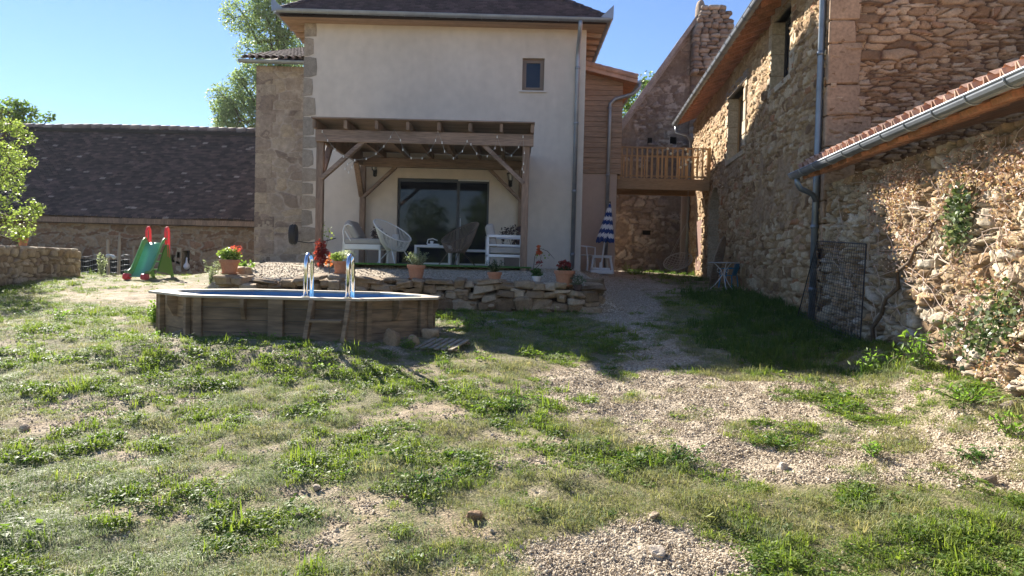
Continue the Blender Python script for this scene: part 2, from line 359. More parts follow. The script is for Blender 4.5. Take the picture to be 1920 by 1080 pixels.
# ------------------------------------------------------------------ terrain
YK = np.array([-60, 0, 3.8, 6, 9, 12, 15, 19, 24, 30, 60, 160.])
XK = np.array([-12., -8, -3, 1, 4.6, 9])
ZK = np.array([[-1.5, -.35, .05, .34, .66, .86, 1.0, 1.08, .95, .95, 1.0, 1.],
               [-1.5, -.4, .03, .32, .66, .86, 1.02, 1.12, 1.0, 1.0, 1.0, 1.],
               [-1.5, -.45, .0, .28, .64, .82, 1.02, 1.2, 1.35, 1.45, 1.5, 1.5],
               [-1.5, -.45, .0, .28, .62, .86, 1.14, 1.36, 1.48, 1.5, 1.5, 1.5],
               [-1.5, -.4, .08, .38, .70, .94, 1.14, 1.32, 1.46, 1.5, 1.5, 1.5],
               [-1.5, -.4, .1, .40, .72, .96, 1.14, 1.32, 1.46, 1.5, 1.5, 1.5]])
def terr(X, Y):
    X = np.asarray(X, float); Y = np.asarray(Y, float)
    cols = np.stack([np.interp(Y, YK, z) for z in ZK]); xi = np.clip(np.interp(X, XK, np.arange(6)), 0, 4.999); i = np.floor(xi).astype(int); f = xi - i; f = f * f * (3 - 2 * f)
    c0 = np.take_along_axis(cols, i[None], 0)[0]; c1 = np.take_along_axis(cols, i[None] + 1, 0)[0]
    z = c0 * (1 - f) + c1 * f
    # the gravel terrace behind the dry stone wall
    T = np.interp(Y, [12.0, 12.5, 13.3, 14.2, 18, 30], [1.26, 1.32, 1.46, 1.54, 1.545, 1.53]) + .03 * (fbm(X * 1.1, Y * 1.1, 5, 2) - .5)
    fy = sstep(12.05, 12.3, Y + .12 * np.maximum(0, X - .6) ** 2 * 0); fx = sstep(-5.6, -4.7, X) * (1 - sstep(1.15, 2.1 + .25 * np.maximum(0, Y - 15) * 0, X))
    far = 1 - sstep(19, 22, Y) * sstep(1.5, 2.2, X)
    w = fy * fx
    z = z * (1 - w) + np.maximum(z, T) * w
    tw = sstep(-8.5, -6.5, X) * (1 - sstep(2.0, 2.6, X)) * sstep(17.5, 19.5, Y); z = z * (1 - tw) + np.maximum(z, 1.5) * tw
    # raised rubble foot along the shed wall and gentle bumps
    wx = 3.65 + .09 * Y; z = z + .22 * sstep(1.0, 0.1, wx - X) * sstep(9.5, 7.5, Y)
    z = z + .10 * (fbm(X * .45, Y * .45, 11, 2) - .5) * (1 - w) + .075 * (fbm(X * 2.6, Y * 2.6, 12, 3) - .5) * (1 - .6 * w) + .012 * (fbm(X * 8, Y * 8, 13, 2) - .5)
    z = z + .15 * np.exp(-((Y - 8.05) / .55) ** 2) * sstep(-5, -4, X) * (1 - sstep(-1.9, -1.0, X))
    return z
def tz(x, y): return float(terr(np.array([x]), np.array([y]))[0])
def G(px, py):
    d = CM @ Vector(((px - 960) / FPX, -(py - 540) / FPX, -1)); Y = np.arange(2.5, 34, .02)
    X = d.x / d.y * Y; Z = CAMLOC.z + d.z / d.y * Y; k = np.nonzero(Z < terr(X, Y))[0]
    i = k[0] if len(k) else len(Y) - 1
    return float(X[i]), float(Y[i])
def gblobs(L):
    out = []
    for px, py, rx, ry, w in L:
        x, y = G(px, py); x2, _ = G(px + rx, py); _, y2 = G(px, py - ry); _, y3 = G(px, py + ry); out.append((x, y, abs(x2 - x) + .05, max(abs(y2 - y3) / 2, .1), w))
    return out
def bsum(B, X, Y):
    s = np.zeros(np.shape(X))
    for x, y, rx, ry, w in B: s = s + w * np.exp(-(((X - x) / rx) ** 2 + ((Y - y) / ry) ** 2) ** 1.3)
    return s
GRAV = gblobs([(1250, 740, 230, 60, .9), (1650, 760, 300, 60, .9), (1550, 860, 400, 60, .8), (1150, 640, 100, 40, .5), (1100, 760, 120, 60, .4), (1250, 900, 200, 40, .35), (1170, 545, 70, 18, 1.3), (1190, 590, 75, 28, 1.3), (1235, 650, 75, 30, 1.2), (1260, 720, 130, 45, 1.2), (1330, 790, 170, 55, 1.2), (1560, 720, 180, 22, .9), (1500, 850, 210, 38, .9),
               (1800, 800, 190, 40, .8), (1700, 870, 300, 45, .9), (1200, 1050, 220, 62, 1.3), (1290, 1000, 120, 60, 1.2), (1100, 700, 80, 22, .4), (1900, 910, 150, 40, .7), (1500, 780, 120, 30, .6)])
GRASS = gblobs([(1620, 985, 300, 75, 1.5), (1400, 935, 160, 45, 1.0), (1850, 985, 220, 60, 1.0), (1480, 815, 110, 20, 1.0), (1640, 790, 70, 40, .7), (1580, 835, 120, 25, .8), (1290, 770, 60, 22, .8),
                (1170, 810, 110, 40, .7), (1390, 700, 130, 14, 1.0), (1560, 750, 110, 14, .8), (1440, 640, 200, 60, 1.2), (1500, 590, 200, 40, 1.1), (1800, 745, 90, 20, .9), (1210, 860, 80, 30, .6), (1660, 700, 120, 16, 1.0),
                (1330, 560, 80, 25, 1.0), (1010, 640, 110, 40, 1.0), (1240, 875, 70, 18, .8), (1100, 640, 120, 28, .5)])
DIRT = gblobs([(1110, 695, 120, 25, .8), (330, 545, 160, 22, .9), (860, 985, 110, 40, .55), (560, 990, 90, 30, .5), (830, 770, 60, 20, .6), (70, 805, 60, 18, .8), (1200, 900, 120, 30, .4), (190, 850, 110, 30, .4), (700, 800, 80, 20, .3), (960, 1000, 120, 60, .3)])
SILV = gblobs([(150, 950, 420, 130, 1.0), (520, 980, 300, 90, .8), (380, 750, 250, 40, .5), (150, 570, 250, 40, .6)])
def masks(X, Y):
    n = fbm(X * 1.3, Y * 1.3, 31, 4) - .5; n2 = fbm(X * 4.2, Y * 4.2, 32, 3) - .5
    gr = bsum(GRASS, X, Y); gv = bsum(GRAV, X, Y) - gr * .75
    terr_ = sstep(12.1, 12.35, Y) * sstep(-5.2, -4.6, X) * (1 - sstep(2.3, 2.8, X)); pathf = sstep(13.5, 15, Y) * sstep(1.2, 1.7, X) * (1 - sstep(3.2, 4.2, X)) * .9
    gv = np.maximum(np.maximum(gv, terr_ * 2), pathf)
    n3 = fbm(X * 11, Y * 11, 33, 2) - .5; gvm = sstep(.12, .85, gv + n * 1.2 + n2 * 1.1 + n3 * .7)
    d = bsum(DIRT, X, Y); g = 1 - gvm; g = g * (1 - sstep(.25, .8, d + n * 1.0 + n2 * .8 + n3 * .5)) * (1 - .65 * sstep(.07, .27, n + n2 * .8 + n3 * .4))
    g = np.maximum(g, sstep(.35, .85, gr + n * 1.1 + n2 * .9) * (1 - terr_)); g = g * (1 - terr_)
    g = np.maximum(g, .8 * sstep(.60, .70, fbm(X * 2.6, Y * 2.6, 35, 3) + .25 * n2) * sstep(.2, .6, gvm) * (Y < 12) * (Y > 4.4))
    return gvm, np.clip(g, 0, 1), np.clip(bsum(SILV, X, Y), 0, 1)
def ground():
    xs = np.concatenate([np.linspace(-55, -14, 24)[:-1], np.arange(-14, -6.6, .22), np.arange(-6.6, 6.6, .055), np.arange(6.6, 14, .5), np.linspace(14, 55, 20)])
    ys = np.concatenate([np.linspace(-45, -2, 12)[:-1], np.arange(-2, 2.8, .4), np.arange(2.8, 14.6, .055), np.arange(14.6, 26, .14), np.linspace(26, 55, 20)])
    X, Y = np.meshgrid(xs, ys); Z = terr(X, Y); gv, g, sv = masks(X, Y)
    Z = Z + .022 * (fbm(X * 7, Y * 7, 4, 2) - .5)
    nv, nu = X.shape; idx = np.arange(nu * nv).reshape(nv, nu); F = np.stack([idx[:-1, :-1], idx[:-1, 1:], idx[1:, 1:], idx[1:, :-1]], -1).reshape(-1, 4)
    m = bpy.data.materials.new('ground'); t, b = nodes(m); L = t.links.new; tc = N(t, 'ShaderNodeTexCoord'); ob = tc.outputs['Object']
    a1 = N(t, 'ShaderNodeAttribute', attribute_name='gravel'); a2 = N(t, 'ShaderNodeAttribute', attribute_name='grass')
    vo = N(t, 'ShaderNodeTexVoronoi', inp={'Scale': 55.}); L(ob, vo.inputs['Vector']); vo2 = N(t, 'ShaderNodeTexVoronoi', inp={'Scale': 28.}); L(ob, vo2.inputs['Vector'])
    sep = N(t, 'ShaderNodeSeparateColor'); L(vo.outputs['Color'], sep.inputs[0])
    gc = ramp(t, [(0, (.22, .17, .115)), (.35, (.38, .305, .215)), (.7, (.50, .415, .30)), (1, (.66, .57, .44))], sep.outputs[0])
    n1 = N(t, 'ShaderNodeTexNoise', inp={'Scale': 3.5, 'Detail': 8., 'Roughness': .7}); L(ob, n1.inputs['Vector'])
    dc = ramp(t, [(.3, (.24, .175, .11)), (.5, (.37, .28, .18)), (.7, (.47, .375, .255))], n1.outputs[0])
    n2 = N(t, 'ShaderNodeTexNoise', inp={'Scale': 40., 'Detail': 6., 'Roughness': .75}); L(ob, n2.inputs['Vector'])
    fc = ramp(t, [(.3, (.45,) * 3), (.6, (1.1,) * 3)], n2.outputs[0]); dc = mixc(t, 1., dc, fc, 'MULTIPLY')
    gg = ramp(t, [(.3, (.09, .09, .04)), (.5, (.20, .18, .09)), (.7, (.34, .29, .17))], n2.outputs[0])
    c = mixc(t, a2.outputs['Fac'], dc, gg); c = mixc(t, a1.outputs['Fac'], c, gc)
    L(c, b.inputs['Base Color']); b.inputs['Roughness'].default_value = .9; b.inputs['Specular IOR Level'].default_value = .3
    bp = N(t, 'ShaderNodeBump', inp={'Strength': .8, 'Distance': .012}); L(vo.outputs['Distance'], bp.inputs['Height']); bp.invert = True
    bp2 = N(t, 'ShaderNodeBump', inp={'Strength': .6, 'Distance': .03}); L(n2.outputs[0], bp2.inputs['Height']); L(bp.outputs[0], bp2.inputs['Normal']); L(bp2.outputs[0], b.inputs['Normal'])
    o = npmesh('ground', np.stack([X, Y, Z], -1).reshape(-1, 3), F, m, None, attrs={'gravel': gv.ravel(), 'grass': g.ravel()}, smooth=True)
    tag(o, 'sloping garden ground of dry earth, worn turf and pale gravel', 'ground', kind='structure')
ground()

# ------------------------------------------------------------------ materials used by the buildings
WARM = [(0, (.25, .15, .08)), (.25, (.44, .29, .15)), (.6, (.58, .41, .23)), (.85, (.68, .53, .34)), (1, (.44, .21, .10))]
RED = [(0, (.26, .15, .08)), (.3, (.44, .275, .155)), (.6, (.55, .37, .22)), (.85, (.66, .49, .33)), (1, (.40, .21, .11))]
GREY = [(0, (.22, .165, .125)), (.35, (.35, .27, .205)), (.7, (.45, .365, .28)), (1, (.56, .48, .38))]
m_barn = stonemat('barn_stone', WARM, (.38, .265, .16), stain=.15)
m_gable = stonemat('gable_stone', RED, (.17, .10, .065))
m_shed = stonemat('shed_stone', [(0, (.34, .22, .12)), (.3, (.50, .37, .22)), (.6, (.62, .51, .35)), (.85, (.72, .62, .48)), (1, (.56, .33, .14))], (.27, .195, .12))
m_ruin = stonemat('ruin_stone', GREY, (.25, .19, .14))
m_left = stonemat('outhouse_stone', [(0, (.26, .15, .09)), (.4, (.38, .25, .15)), (.75, (.46, .34, .22)), (1, (.34, .18, .11))], (.42, .34, .25))
m_annex = stonemat('annex_stone', [(0, (.30, .22, .17)), (.35, (.45, .34, .26)), (.7, (.54, .43, .32)), (1, (.60, .46, .32))], (.56, .45, .36), stain=.15)
m_quoin = stonemat('quoin_stone', [(0, (.36, .31, .25)), (.5, (.44, .37, .29)), (1, (.50, .41, .31))], (.45, .38, .3), stain=.1)
m_low = stonemat('garden_wall_stone', [(0, (.33, .24, .15)), (.5, (.50, .40, .27)), (1, (.62, .52, .38))], (.22, .17, .12))
m_dry = stonemat('dry_stone', [(0, (.25, .17, .10)), (.3, (.40, .285, .17)), (.65, (.50, .37, .23)), (1, (.58, .46, .31))], (.2, .15, .1))
m_ash = mat('dressed_stone', (.50, .41, .28), .9, .22, 2.5, .5, fine=.3)
m_ashr = mat('dressed_red_stone', (.40, .265, .165), .9, .2, 2.5, .6, fine=.3)
m_render = mat('lime_render', (.68, .60, .50), .92, .07, .55, .3, fine=.07)
_t = m_render.node_tree; _b = _t.nodes['Principled BSDF']; _src = _b.inputs['Base Color'].links[0].from_socket; _tc = N(_t, 'ShaderNodeTexCoord'); _mp = N(_t, 'ShaderNodeMapping'); _mp.inputs['Scale'].default_value = (1.6, 1, .3)
_t.links.new(_tc.outputs['Object'], _mp.inputs[0]); _n = N(_t, 'ShaderNodeTexNoise', inp={'Scale': 2.0, 'Detail': 6., 'Roughness': .65}); _t.links.new(_mp.outputs[0], _n.inputs['Vector'])
_t.links.new(mixc(_t, 1., _src, ramp(_t, [(.3, (.94, .935, .93)), (.6, (1., 1., 1.))], _n.outputs[0]), 'MULTIPLY'), _b.inputs['Base Color'])
m_render2 = mat('pink_render', (.56, .42, .33), .92, .05, .9, .25, fine=.06)
m_zinc = mat('zinc', (.33, .36, .40), .5, .15, 4, metal=.75)
m_zincd = mat('dark_zinc', (.20, .24, .28), .4, .2, 4, metal=.6)
m_wood = mat('brown_wood', (.25, .165, .11), .7, .35, 5, .3, stretch=(1, 1, .15), fine=.35)
m_woodx = mat('brown_wood_across', (.26, .18, .13), .7, .35, 5, .3, stretch=(.12, 1, 1), fine=.35)
m_pine = mat('pine_boards', (.42, .27, .17), .7, .22, 6, .2, stretch=(.1, 1, 1), fine=.35)
m_honey = mat('honey_wood', (.46, .28, .12), .6, .25, 6, .2, stretch=(1, 1, .12), fine=.25)
m_honeyx = mat('honey_wood_across', (.36, .22, .11), .6, .25, 6, .2, stretch=(.12, 1, 1), fine=.25)
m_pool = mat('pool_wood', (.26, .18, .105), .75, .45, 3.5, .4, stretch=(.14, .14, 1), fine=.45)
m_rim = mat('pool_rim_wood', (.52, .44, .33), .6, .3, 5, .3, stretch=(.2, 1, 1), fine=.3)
m_black = mat('black_metal', (.018, .018, .02), .5, .2)
m_white = mat('white_paint', (.75, .75, .74), .45, .05)
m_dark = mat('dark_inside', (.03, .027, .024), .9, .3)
m_hang = mat('terracotta_soffit', (.50, .23, .12), .8, .3, 4, .3, fine=.3)
m_alu = mat('dark_frame', (.05, .06, .075), .45, .1)
def tilemat(name, stops, rough=.8):
    m = bpy.data.materials.new(name); t, b = nodes(m); L = t.links.new; a = N(t, 'ShaderNodeAttribute', attribute_name='rnd')
    c = ramp(t, stops, a.outputs['Fac']); tc = N(t, 'ShaderNodeTexCoord'); n = N(t, 'ShaderNodeTexNoise', inp={'Scale': 2.2, 'Detail': 8., 'Roughness': .7}); L(tc.outputs['Object'], n.inputs['Vector'])
    f = ramp(t, [(.3, (.6,) * 3), (.68, (1.35, 1.3, 1.2))], n.outputs[0]); c = mixc(t, 1., c, f, 'MULTIPLY'); L(c, b.inputs['Base Color']); b.inputs['Roughness'].default_value = rough
    n2 = N(t, 'ShaderNodeTexNoise', inp={'Scale': 30., 'Detail': 4.}); L(tc.outputs['Object'], n2.inputs['Vector']); bp = N(t, 'ShaderNodeBump', inp={'Strength': .5, 'Distance': .01}); L(n2.outputs[0], bp.inputs['Height']); L(bp.outputs[0], b.inputs['Normal'])
    return m
m_oldtile = tilemat('old_tiles', [(0, (.030, .023, .026)), (.5, (.062, .046, .050)), (.97, (.11, .08, .078)), (.985, (.22, .19, .19)), (1, (.28, .25, .25))])
m_newtile = tilemat('plain_tiles', [(0, (.055, .040, .043)), (.5, (.075, .054, .058)), (1, (.105, .075, .078))])
m_canal = tilemat('canal_tiles', [(0, (.42, .24, .17)), (.5, (.52, .34, .26)), (1, (.60, .44, .35))])
m_canal2 = tilemat('old_canal_tiles', [(0, (.20, .15, .13)), (.5, (.30, .24, .21)), (1, (.38, .31, .27))])
def glassmat(name, col, rough=.03):
    m = bpy.data.materials.new(name); t, b = nodes(m); b.inputs['Base Color'].default_value = (*col, 1); b.inputs['Roughness'].default_value = rough; b.inputs['Specular IOR Level'].default_value = .40
    n = N(t, 'ShaderNodeTexNoise', inp={'Scale': 1.2, 'Detail': 2.}); bp = N(t, 'ShaderNodeBump', inp={'Strength': .04, 'Distance': .02}); t.links.new(n.outputs[0], bp.inputs['Height']); t.links.new(bp.outputs[0], b.inputs['Normal'])
    return m
m_glass = glassmat('window_glass', (.008, .012, .022))

# ------------------------------------------------------------------ farmhouse
FX0, FX1, FY, FZ1 = -5.05, 1.62, 17.7, 7.28
def farmhouse():
    t = thing('farmhouse', 'cream rendered two-storey farmhouse behind the pergola, with hipped tile roof', 'house', (-1.7, 22.5, 1.4))
    DH = (-2.79, -.60, 1.56, 3.63); WH = (.12, .64, 5.76, 6.53)
    mb = MB(); face_holes(mb, FX0, FX1, 1.0, FZ1, FY, [DH, WH], .22)
    YB = 26.6
    mb.add([(FX0, FY, 1), (FX0, YB, 1), (FX0, YB, FZ1), (FX0, FY, FZ1)], [(0, 1, 2, 3)]); mb.add([(FX1, FY, 1), (FX1, YB, 1), (FX1, YB, FZ1), (FX1, FY, FZ1)], [(3, 2, 1, 0)])
    mb.add([(FX0, YB, 1), (FX1, YB, 1), (FX1, YB, FZ1), (FX0, YB, FZ1)], [(3, 2, 1, 0)])
    mb.build('wall', m_render, t)
    # quoins up the left corner, ragged edge
    rg = random.Random(4); z = 1.45; q = MB(); i = 0
    while z < FZ1 - .1:
        h = rg.uniform(.24, .50); z1 = min(z + h, FZ1 - .02); w = (.27 if i % 2 else .38) * rg.uniform(.8, 1.15); q.cur = rg.random()
        if z > 4.9: w *= .75
        pts = []; x0 = FX0 - .012
        ring = [(x0, z + .012), (x0 + w * .5, z + .01 + rg.uniform(0, .03)), (x0 + w, z + .03 + rg.uniform(0, .05)), (x0 + w * rg.uniform(.96, 1.1), (z + z1) / 2), (x0 + w * rg.uniform(.88, 1), z1 - .03), (x0 + w * .5, z1 - .008), (x0, z1 - .008)]
        n = len(ring); q.add([(x, FY - .012 - rg.uniform(0, .01), zz) for x, zz in ring] + [(x + (.01 if k not in (0, n - 1) else 0), FY + .02, zz) for k, (x, zz) in enumerate(ring)], [tuple(range(n))] + [(k, n + k, n + (k + 1) % n, (k + 1) % n) for k in range(n)])
        z = z1; i += 1
    q.build('quoins', m_quoin, t)
    # hipped roof: a gentle foot and a steep body, laid in courses
    e = .52; x0, x1, y0, y1 = FX0 - e + .05, FX1 + e - .1, FY - e, YB + e; z0 = FZ1 + .06
    f1 = .9; zf = z0 + f1 * .74; X0, X1, Y0, Y1 = x0 + f1, x1 - f1, y0 + f1, y1 - f1; hw = (X1 - X0) / 2; zr = zf + hw * 1.52; xm = (X0 + X1) / 2
    r = MB(); A = [(x0, y0, z0), (x1, y0, z0), (x1, y1, z0), (x0, y1, z0)]; B = [(X0, Y0, zf), (X1, Y0, zf), (X1, Y1, zf), (X0, Y1, zf)]; C1 = (xm, Y0 + hw, zr); C2 = (xm, Y1 - hw, zr)
    r.add([(a, b, c - .06) for a, b, c in A + B + [C1, C2]], [(0, 1, 5, 4), (1, 2, 6, 5), (2, 3, 7, 6), (3, 0, 4, 7), (4, 5, 8), (5, 6, 9, 8), (6, 7, 9), (7, 4, 8, 9)]); r.add([(a, b, c - .10) for a, b, c in A], [(3, 2, 1, 0)])
    r.build('roof', m_newtile, t)
    def slope(org, ax, dy, dz, wid, ln, cut, seed):
        s = Vector((dy[0], dy[1], dz)); k = s.length; s = s / k
        return tiles('tile_courses', t, org, ax, tuple(s), wid, ln, m_newtile, .17, .115, .02, seed, keep=cut)
    k1 = math.hypot(1, .74); L1 = f1 * k1
    slope(A[0], (1, 0, 0), (0, 1), .74, x1 - x0, L1 - .1, lambda a, b: b / k1 < a < (x1 - x0) - b / k1, 1)
    k2 = math.hypot(1, 1.52); L2 = hw * k2
    slope(B[0], (1, 0, 0), (0, 1), 1.52, X1 - X0, L2 * .55, lambda a, b: b / k2 < a < (X1 - X0) - b / k2, 2)
    slope(A[1], (0, 1, 0), (-1, 0), .74, y1 - y0, L1 - .1, lambda a, b: b / k1 < a, 3)
    hp = MB()
    for a, b_, c in ((A[0], B[0], C1), (A[1], B[1], C1)):
        for p, q2, n in ((a, b_, 5), (b_, c, 12)):
            p = Vector(p); q2 = Vector(q2)
            for i in range(n):
                hp.tube([p.lerp(q2, i / n), p.lerp(q2, (i + 1.1) / n)], [.085, .07], 8)
    hp.build('hip_tiles', m_newtile, t, smooth=True)
    # soffit boards and rafter feet on the right flank, gutters all round the visible sides
    so_ = MB(); so_.add([(x0 + .02, y0 + .02, z0 - .14), (x1 - .02, y0 + .02, z0 - .14), (FX1, FY, z0 - .14 + .02), (FX0, FY, z0 - .12)], [(0, 3, 2, 1)]); so_.add([(x1 - .02, y0 + .02, z0 - .14), (x1 - .02, y1, z0 - .14), (FX1, y1, z0 - .12), (FX1, FY, z0 - .12)], [(0, 3, 2, 1)])
    so_.add([(x0 + .02, y0 + .02, z0 - .14), (FX0, FY, z0 - .12), (FX0, y1, z0 - .12), (x0 + .02, y1, z0 - .14)], [(0, 1, 2, 3)])
    for i in range(18):
        y = FY + .2 + i * .5; so_.beam((FX1, y, z0 - .17), (x1 - .05, y, z0 - .2), .07, .09); so_.beam((FX0, y, z0 - .17), (x0 + .05, y, z0 - .2), .07, .09)
    so_.build('soffit', m_pine, t)
    g = MB(); gutter(g, (x0 - .03, y0 - .05, z0 - .0), (x1 + .05, y0 - .05, z0 - .04), .075, (0, -1, 0)); g.build('gutter', m_zinc, t, smooth=False)
    g = MB(); gutter(g, (x1 + .05, y0 - .05, z0), (x1 + .05, y1, z0), .075, (1, 0, 0)); g.build('gutter', m_zinc, t)
    g = MB(); gutter(g, (x0 - .05, y1, z0), (x0 - .05, y0 - .05, z0), .075, (-1, 0, 0)); g.build('gutter', m_zinc, t)
    for sx, xx in ((-1, x0 - .06), (1, x1 + .06)):
        fin = MB(); fin.add([(xx - sx * .22, y0 - .13, z0 - .02), (xx + sx * .06, y0 - .13, z0 - .06), (xx + sx * .07, y0 - .13, z0 + .26), (xx - sx * .22, y0 - .09, z0 - .02), (xx + sx * .06, y0 - .09, z0 - .06), (xx + sx * .07, y0 - .09, z0 + .26)], [(0, 1, 2), (5, 4, 3), (0, 3, 4, 1), (1, 4, 5, 2), (2, 5, 3, 0)]); fin.build('gutter_corner', m_zinc, t)
    d = MB(); px = 1.42; pipe(d, [(px, y0 - .05, z0 - .05), (px, y0 - .05, z0 - .2), (px, y0 + .05, z0 - .34), (px, FY - .12, z0 - .62), (px, FY - .09, z0 - .8), (px, FY - .09, 1.5)], .05, [(px, FY - .09, z) for z in (6.3, 5.0, 3.4, 1.9)])
    d.build('downpipe', m_zinc, t, smooth=True)
    # window
    fr = MB(); a, b_, c, dd = WH; w = .06
    for bx in (((a, FY + .1, c), (a + w, FY + .16, dd)), ((b_ - w, FY + .1, c), (b_, FY + .16, dd)), ((a + w, FY + .1, c), (b_ - w, FY + .16, c + w)), ((a + w, FY + .1, dd - w), (b_ - w, FY + .16, dd))): fr.box(*bx)
    for s in (a + w, b_ - w - .035): fr.box((s, FY + .08, c + w), (s + .035, FY + .14, dd - w))
    fr.box((a + w + .035, FY + .08, c + w), (b_ - w - .035, FY + .14, c + w + .035)); fr.box((a + w + .035, FY + .08, dd - w - .035), (b_ - w - .035, FY + .14, dd - w))
    wo = fr.build('window', mat('tan_frame', (.22, .155, .11), .5, .1), t)
    pn = MB(); pn.box((a + w + .01, FY + .115, c + w), (b_ - w - .01, FY + .125, dd - w)); pn.build('pane', m_glass, wo)
    sl = MB(); sl.box((a - .06, FY - .05, c - .035), (b_ + .06, FY + .1, c - .002)); sl.build('sill', mat('sill_stone', (.62, .58, .52), .7, .08), wo)
    # patio door: dark sliding frame, two leaves
    a, b_, c, dd = DH; fr = MB(); w = .05; yy = FY + .1
    fr.box((a, yy, c), (a + w, yy + .1, dd)); fr.box((b_ - w, yy, c), (b_, yy + .1, dd)); fr.box((a + w, yy, dd - .07), (b_ - w, yy + .1, dd)); fr.box((a + w, yy, c), (b_ - w, yy + .1, c + .05)); xm2 = a + (b_ - a) * .66; fr.box((xm2 - .035, yy + .02, c + .05), (xm2 + .035, yy + .08, dd - .07))
    do = fr.build('patio_door', m_alu, t)
    for (p, q2, yo) in ((a + w, xm2 - .035, .03), (xm2 + .035, b_ - w, .06)):
        pn = MB(); pn.box((p, yy + yo, c + .05), (q2, yy + yo + .01, dd - .07)); pn.build('pane', m_glass, do)
    ho = MB(); ho.box((xm2 + .05, yy + .01, c + .9), (xm2 + .075, yy + .045, c + 1.15)); ho.build('handle', m_zinc, do)
    bl = MB(); bl.box((xm2 + .0, FY + .03, dd - .035), (b_ - .01, FY + .09, dd - .005)); bl.build('blind_edge', m_white, do)
    return t
farmhouse()

def annex():
    t = thing('stone_annex', 'narrow stone annex with a lean-to tile roof joined to the left corner of the farmhouse', 'house', (-5.9, 21, 1.4)); Y = 19.6; x0, x1 = -6.83, -5.0; zt = 6.68
    def zone(U, V):
        b, sid, off, tl, mo = stone_relief(U, V, .42, .24, 61, .45, 3.4, .12, .6)
        cov = .85 * sstep(.52, .66, fbm(U * 1.7, V * 2.1, 66, 4)); return b * (1 - cov), sid, off, tl * .3, np.maximum(mo, cov)
    stone_wall('wall', t, (x0, Y, 1.0), (1, 0, 0), x1 - x0, zt - 1.0, m_annex, .022, depth=.022, seed=61, zone=zone)
    mb = MB(); mb.box((x0 + .02, Y + .012, 1), (x1, 26, zt - .01)); mb.build('wall_core', m_annex, t)
    q = MB(); rg = random.Random(8); z = 1.2
    while z < zt - .15:
        h = rg.uniform(.25, .42); z1 = min(z + h, zt); q.cur = rg.random(); w = rg.choice((.3, .5, .42)); q.box((x0 - .02, Y - .022 - rg.uniform(0, .012), z + .006), (x0 + w, Y + .3, z1 - .006)); z = z1
    q.build('quoins', m_annex, t, bevel=.012)
    a = math.atan(.33); canal_tiles('roof_tiles', t, (x0 - .30, Y - .28, zt + .12), (1, 0, 0), (0, math.cos(a), math.sin(a)), x1 - x0 + .3, 5.5, m_canal2, .19, .08, 5)
    r = MB(); r.add([(x0 - .3, Y - .25, zt + .06), (x1, Y - .25, zt + .06), (x1, 25, zt + 1.75), (x0 - .3, 25, zt + 1.75), (x0 - .3, Y - .25, zt + .0), (x1, Y - .25, zt), (x1, 25, zt + 1.65), (x0 - .3, 25, zt + 1.65)], [(0, 1, 2, 3), (7, 6, 5, 4), (0, 4, 5, 1), (3, 7, 4, 0)]); r.build('roof_deck', m_wood, t)
    g = MB(); gutter(g, (x0 - .36, Y - .34, zt + .06), (x1 + .0, Y - .34, zt + .05), .07, (0, -1, 0)); g.build('gutter', m_zinc, t)
annex()

def extension():
    t = thing('timber_clad_extension', 'pine-clad upper storey over pink render wall, joined to the right of the farmhouse', 'house', (2.3, 22, 1.4)); Y = 20.2; x0, x1 = FX1, 2.86
    mb = MB(); mb.box((x0, Y, 1.0), (x1 - .08, 25.5, 4.22)); mb.build('lower_wall', m_render2, t)
    mb = MB(); z = 4.16; rg = random.Random(3)
    while z < 6.85:
        mb.cur = rg.random(); mb.add([(x0, Y - .055, z), (x1, Y - .055, z), (x1, Y - .035, z + .135), (x0, Y - .035, z + .135), (x0, Y - .0, z), (x1, Y, z), (x1 + 0, Y, z + .135), (x0, Y, z + .135)], [(0, 1, 2, 3), (4, 5, 1, 0), (1, 5, 6, 2)])
        mb.box((x1 - .001, Y, z), (x1 + .02, 25.5, z + .128)); z += .14
    mb.build('cladding', m_pine, t)
    mb = MB(); mb.box((x0, Y + .002, 4.2), (x1 - .004, 25.5, 6.78)); mb.build('upper_wall', m_pine, t)
    # roof falls gently to the right
    r = MB(); A = Vector((x0, Y - .35, 7.02)); B = Vector((3.2, Y - .35, 6.66))
    r.add([A, B, B + Vector((0, 6, 0)), A + Vector((0, 6, 0)), A - Vector((0, 0, .12)), B - Vector((0, 0, .12)), B + Vector((0, 6, -.12)), A + Vector((0, 6, -.12))], [(0, 1, 2, 3), (7, 6, 5, 4), (0, 4, 5, 1), (1, 5, 6, 2)]); r.build('roof', m_hang, t)
    r = MB()
    for i in range(6):
        a = A.lerp(B, i / 5.6) + Vector((0, -.02, .04)); b = A.lerp(B, min(1, (i + 1.15) / 5.6)) + Vector((0, -.02, .06 - .02)); r.tube([a, b], [.07, .085], 8)
    r.beam(A + Vector((0, -.03, -.06)), B + Vector((0, -.03, -.06)), .03, .14); r.build('verge_tiles', m_canal, t)
    g = MB(); gutter(g, (3.24, Y - .38, 6.6), (3.24, Y + 5, 6.6), .06, (1, 0, 0)); g.build('gutter', m_zinc, t)
    d = MB(); x = 2.52; pipe(d, [(3.28, Y - .3, 6.56), (3.27, Y - .3, 6.44), (3.12, Y - .22, 6.28), (2.66, Y - .13, 6.16), (x, Y - .12, 6.02), (x, Y - .12, 5.8), (x, Y - .12, 1.5)], .05, [(x, Y - .12, zz) for zz in (5.9, 4.1, 2.4)]); d.build('downpipe', m_zinc, t, smooth=True)
    s = MB(); s.box((1.72, Y - .03, 2.6), (1.76, Y - .001, 3.9)); s.build('cable_duct', m_dark, t)
extension()

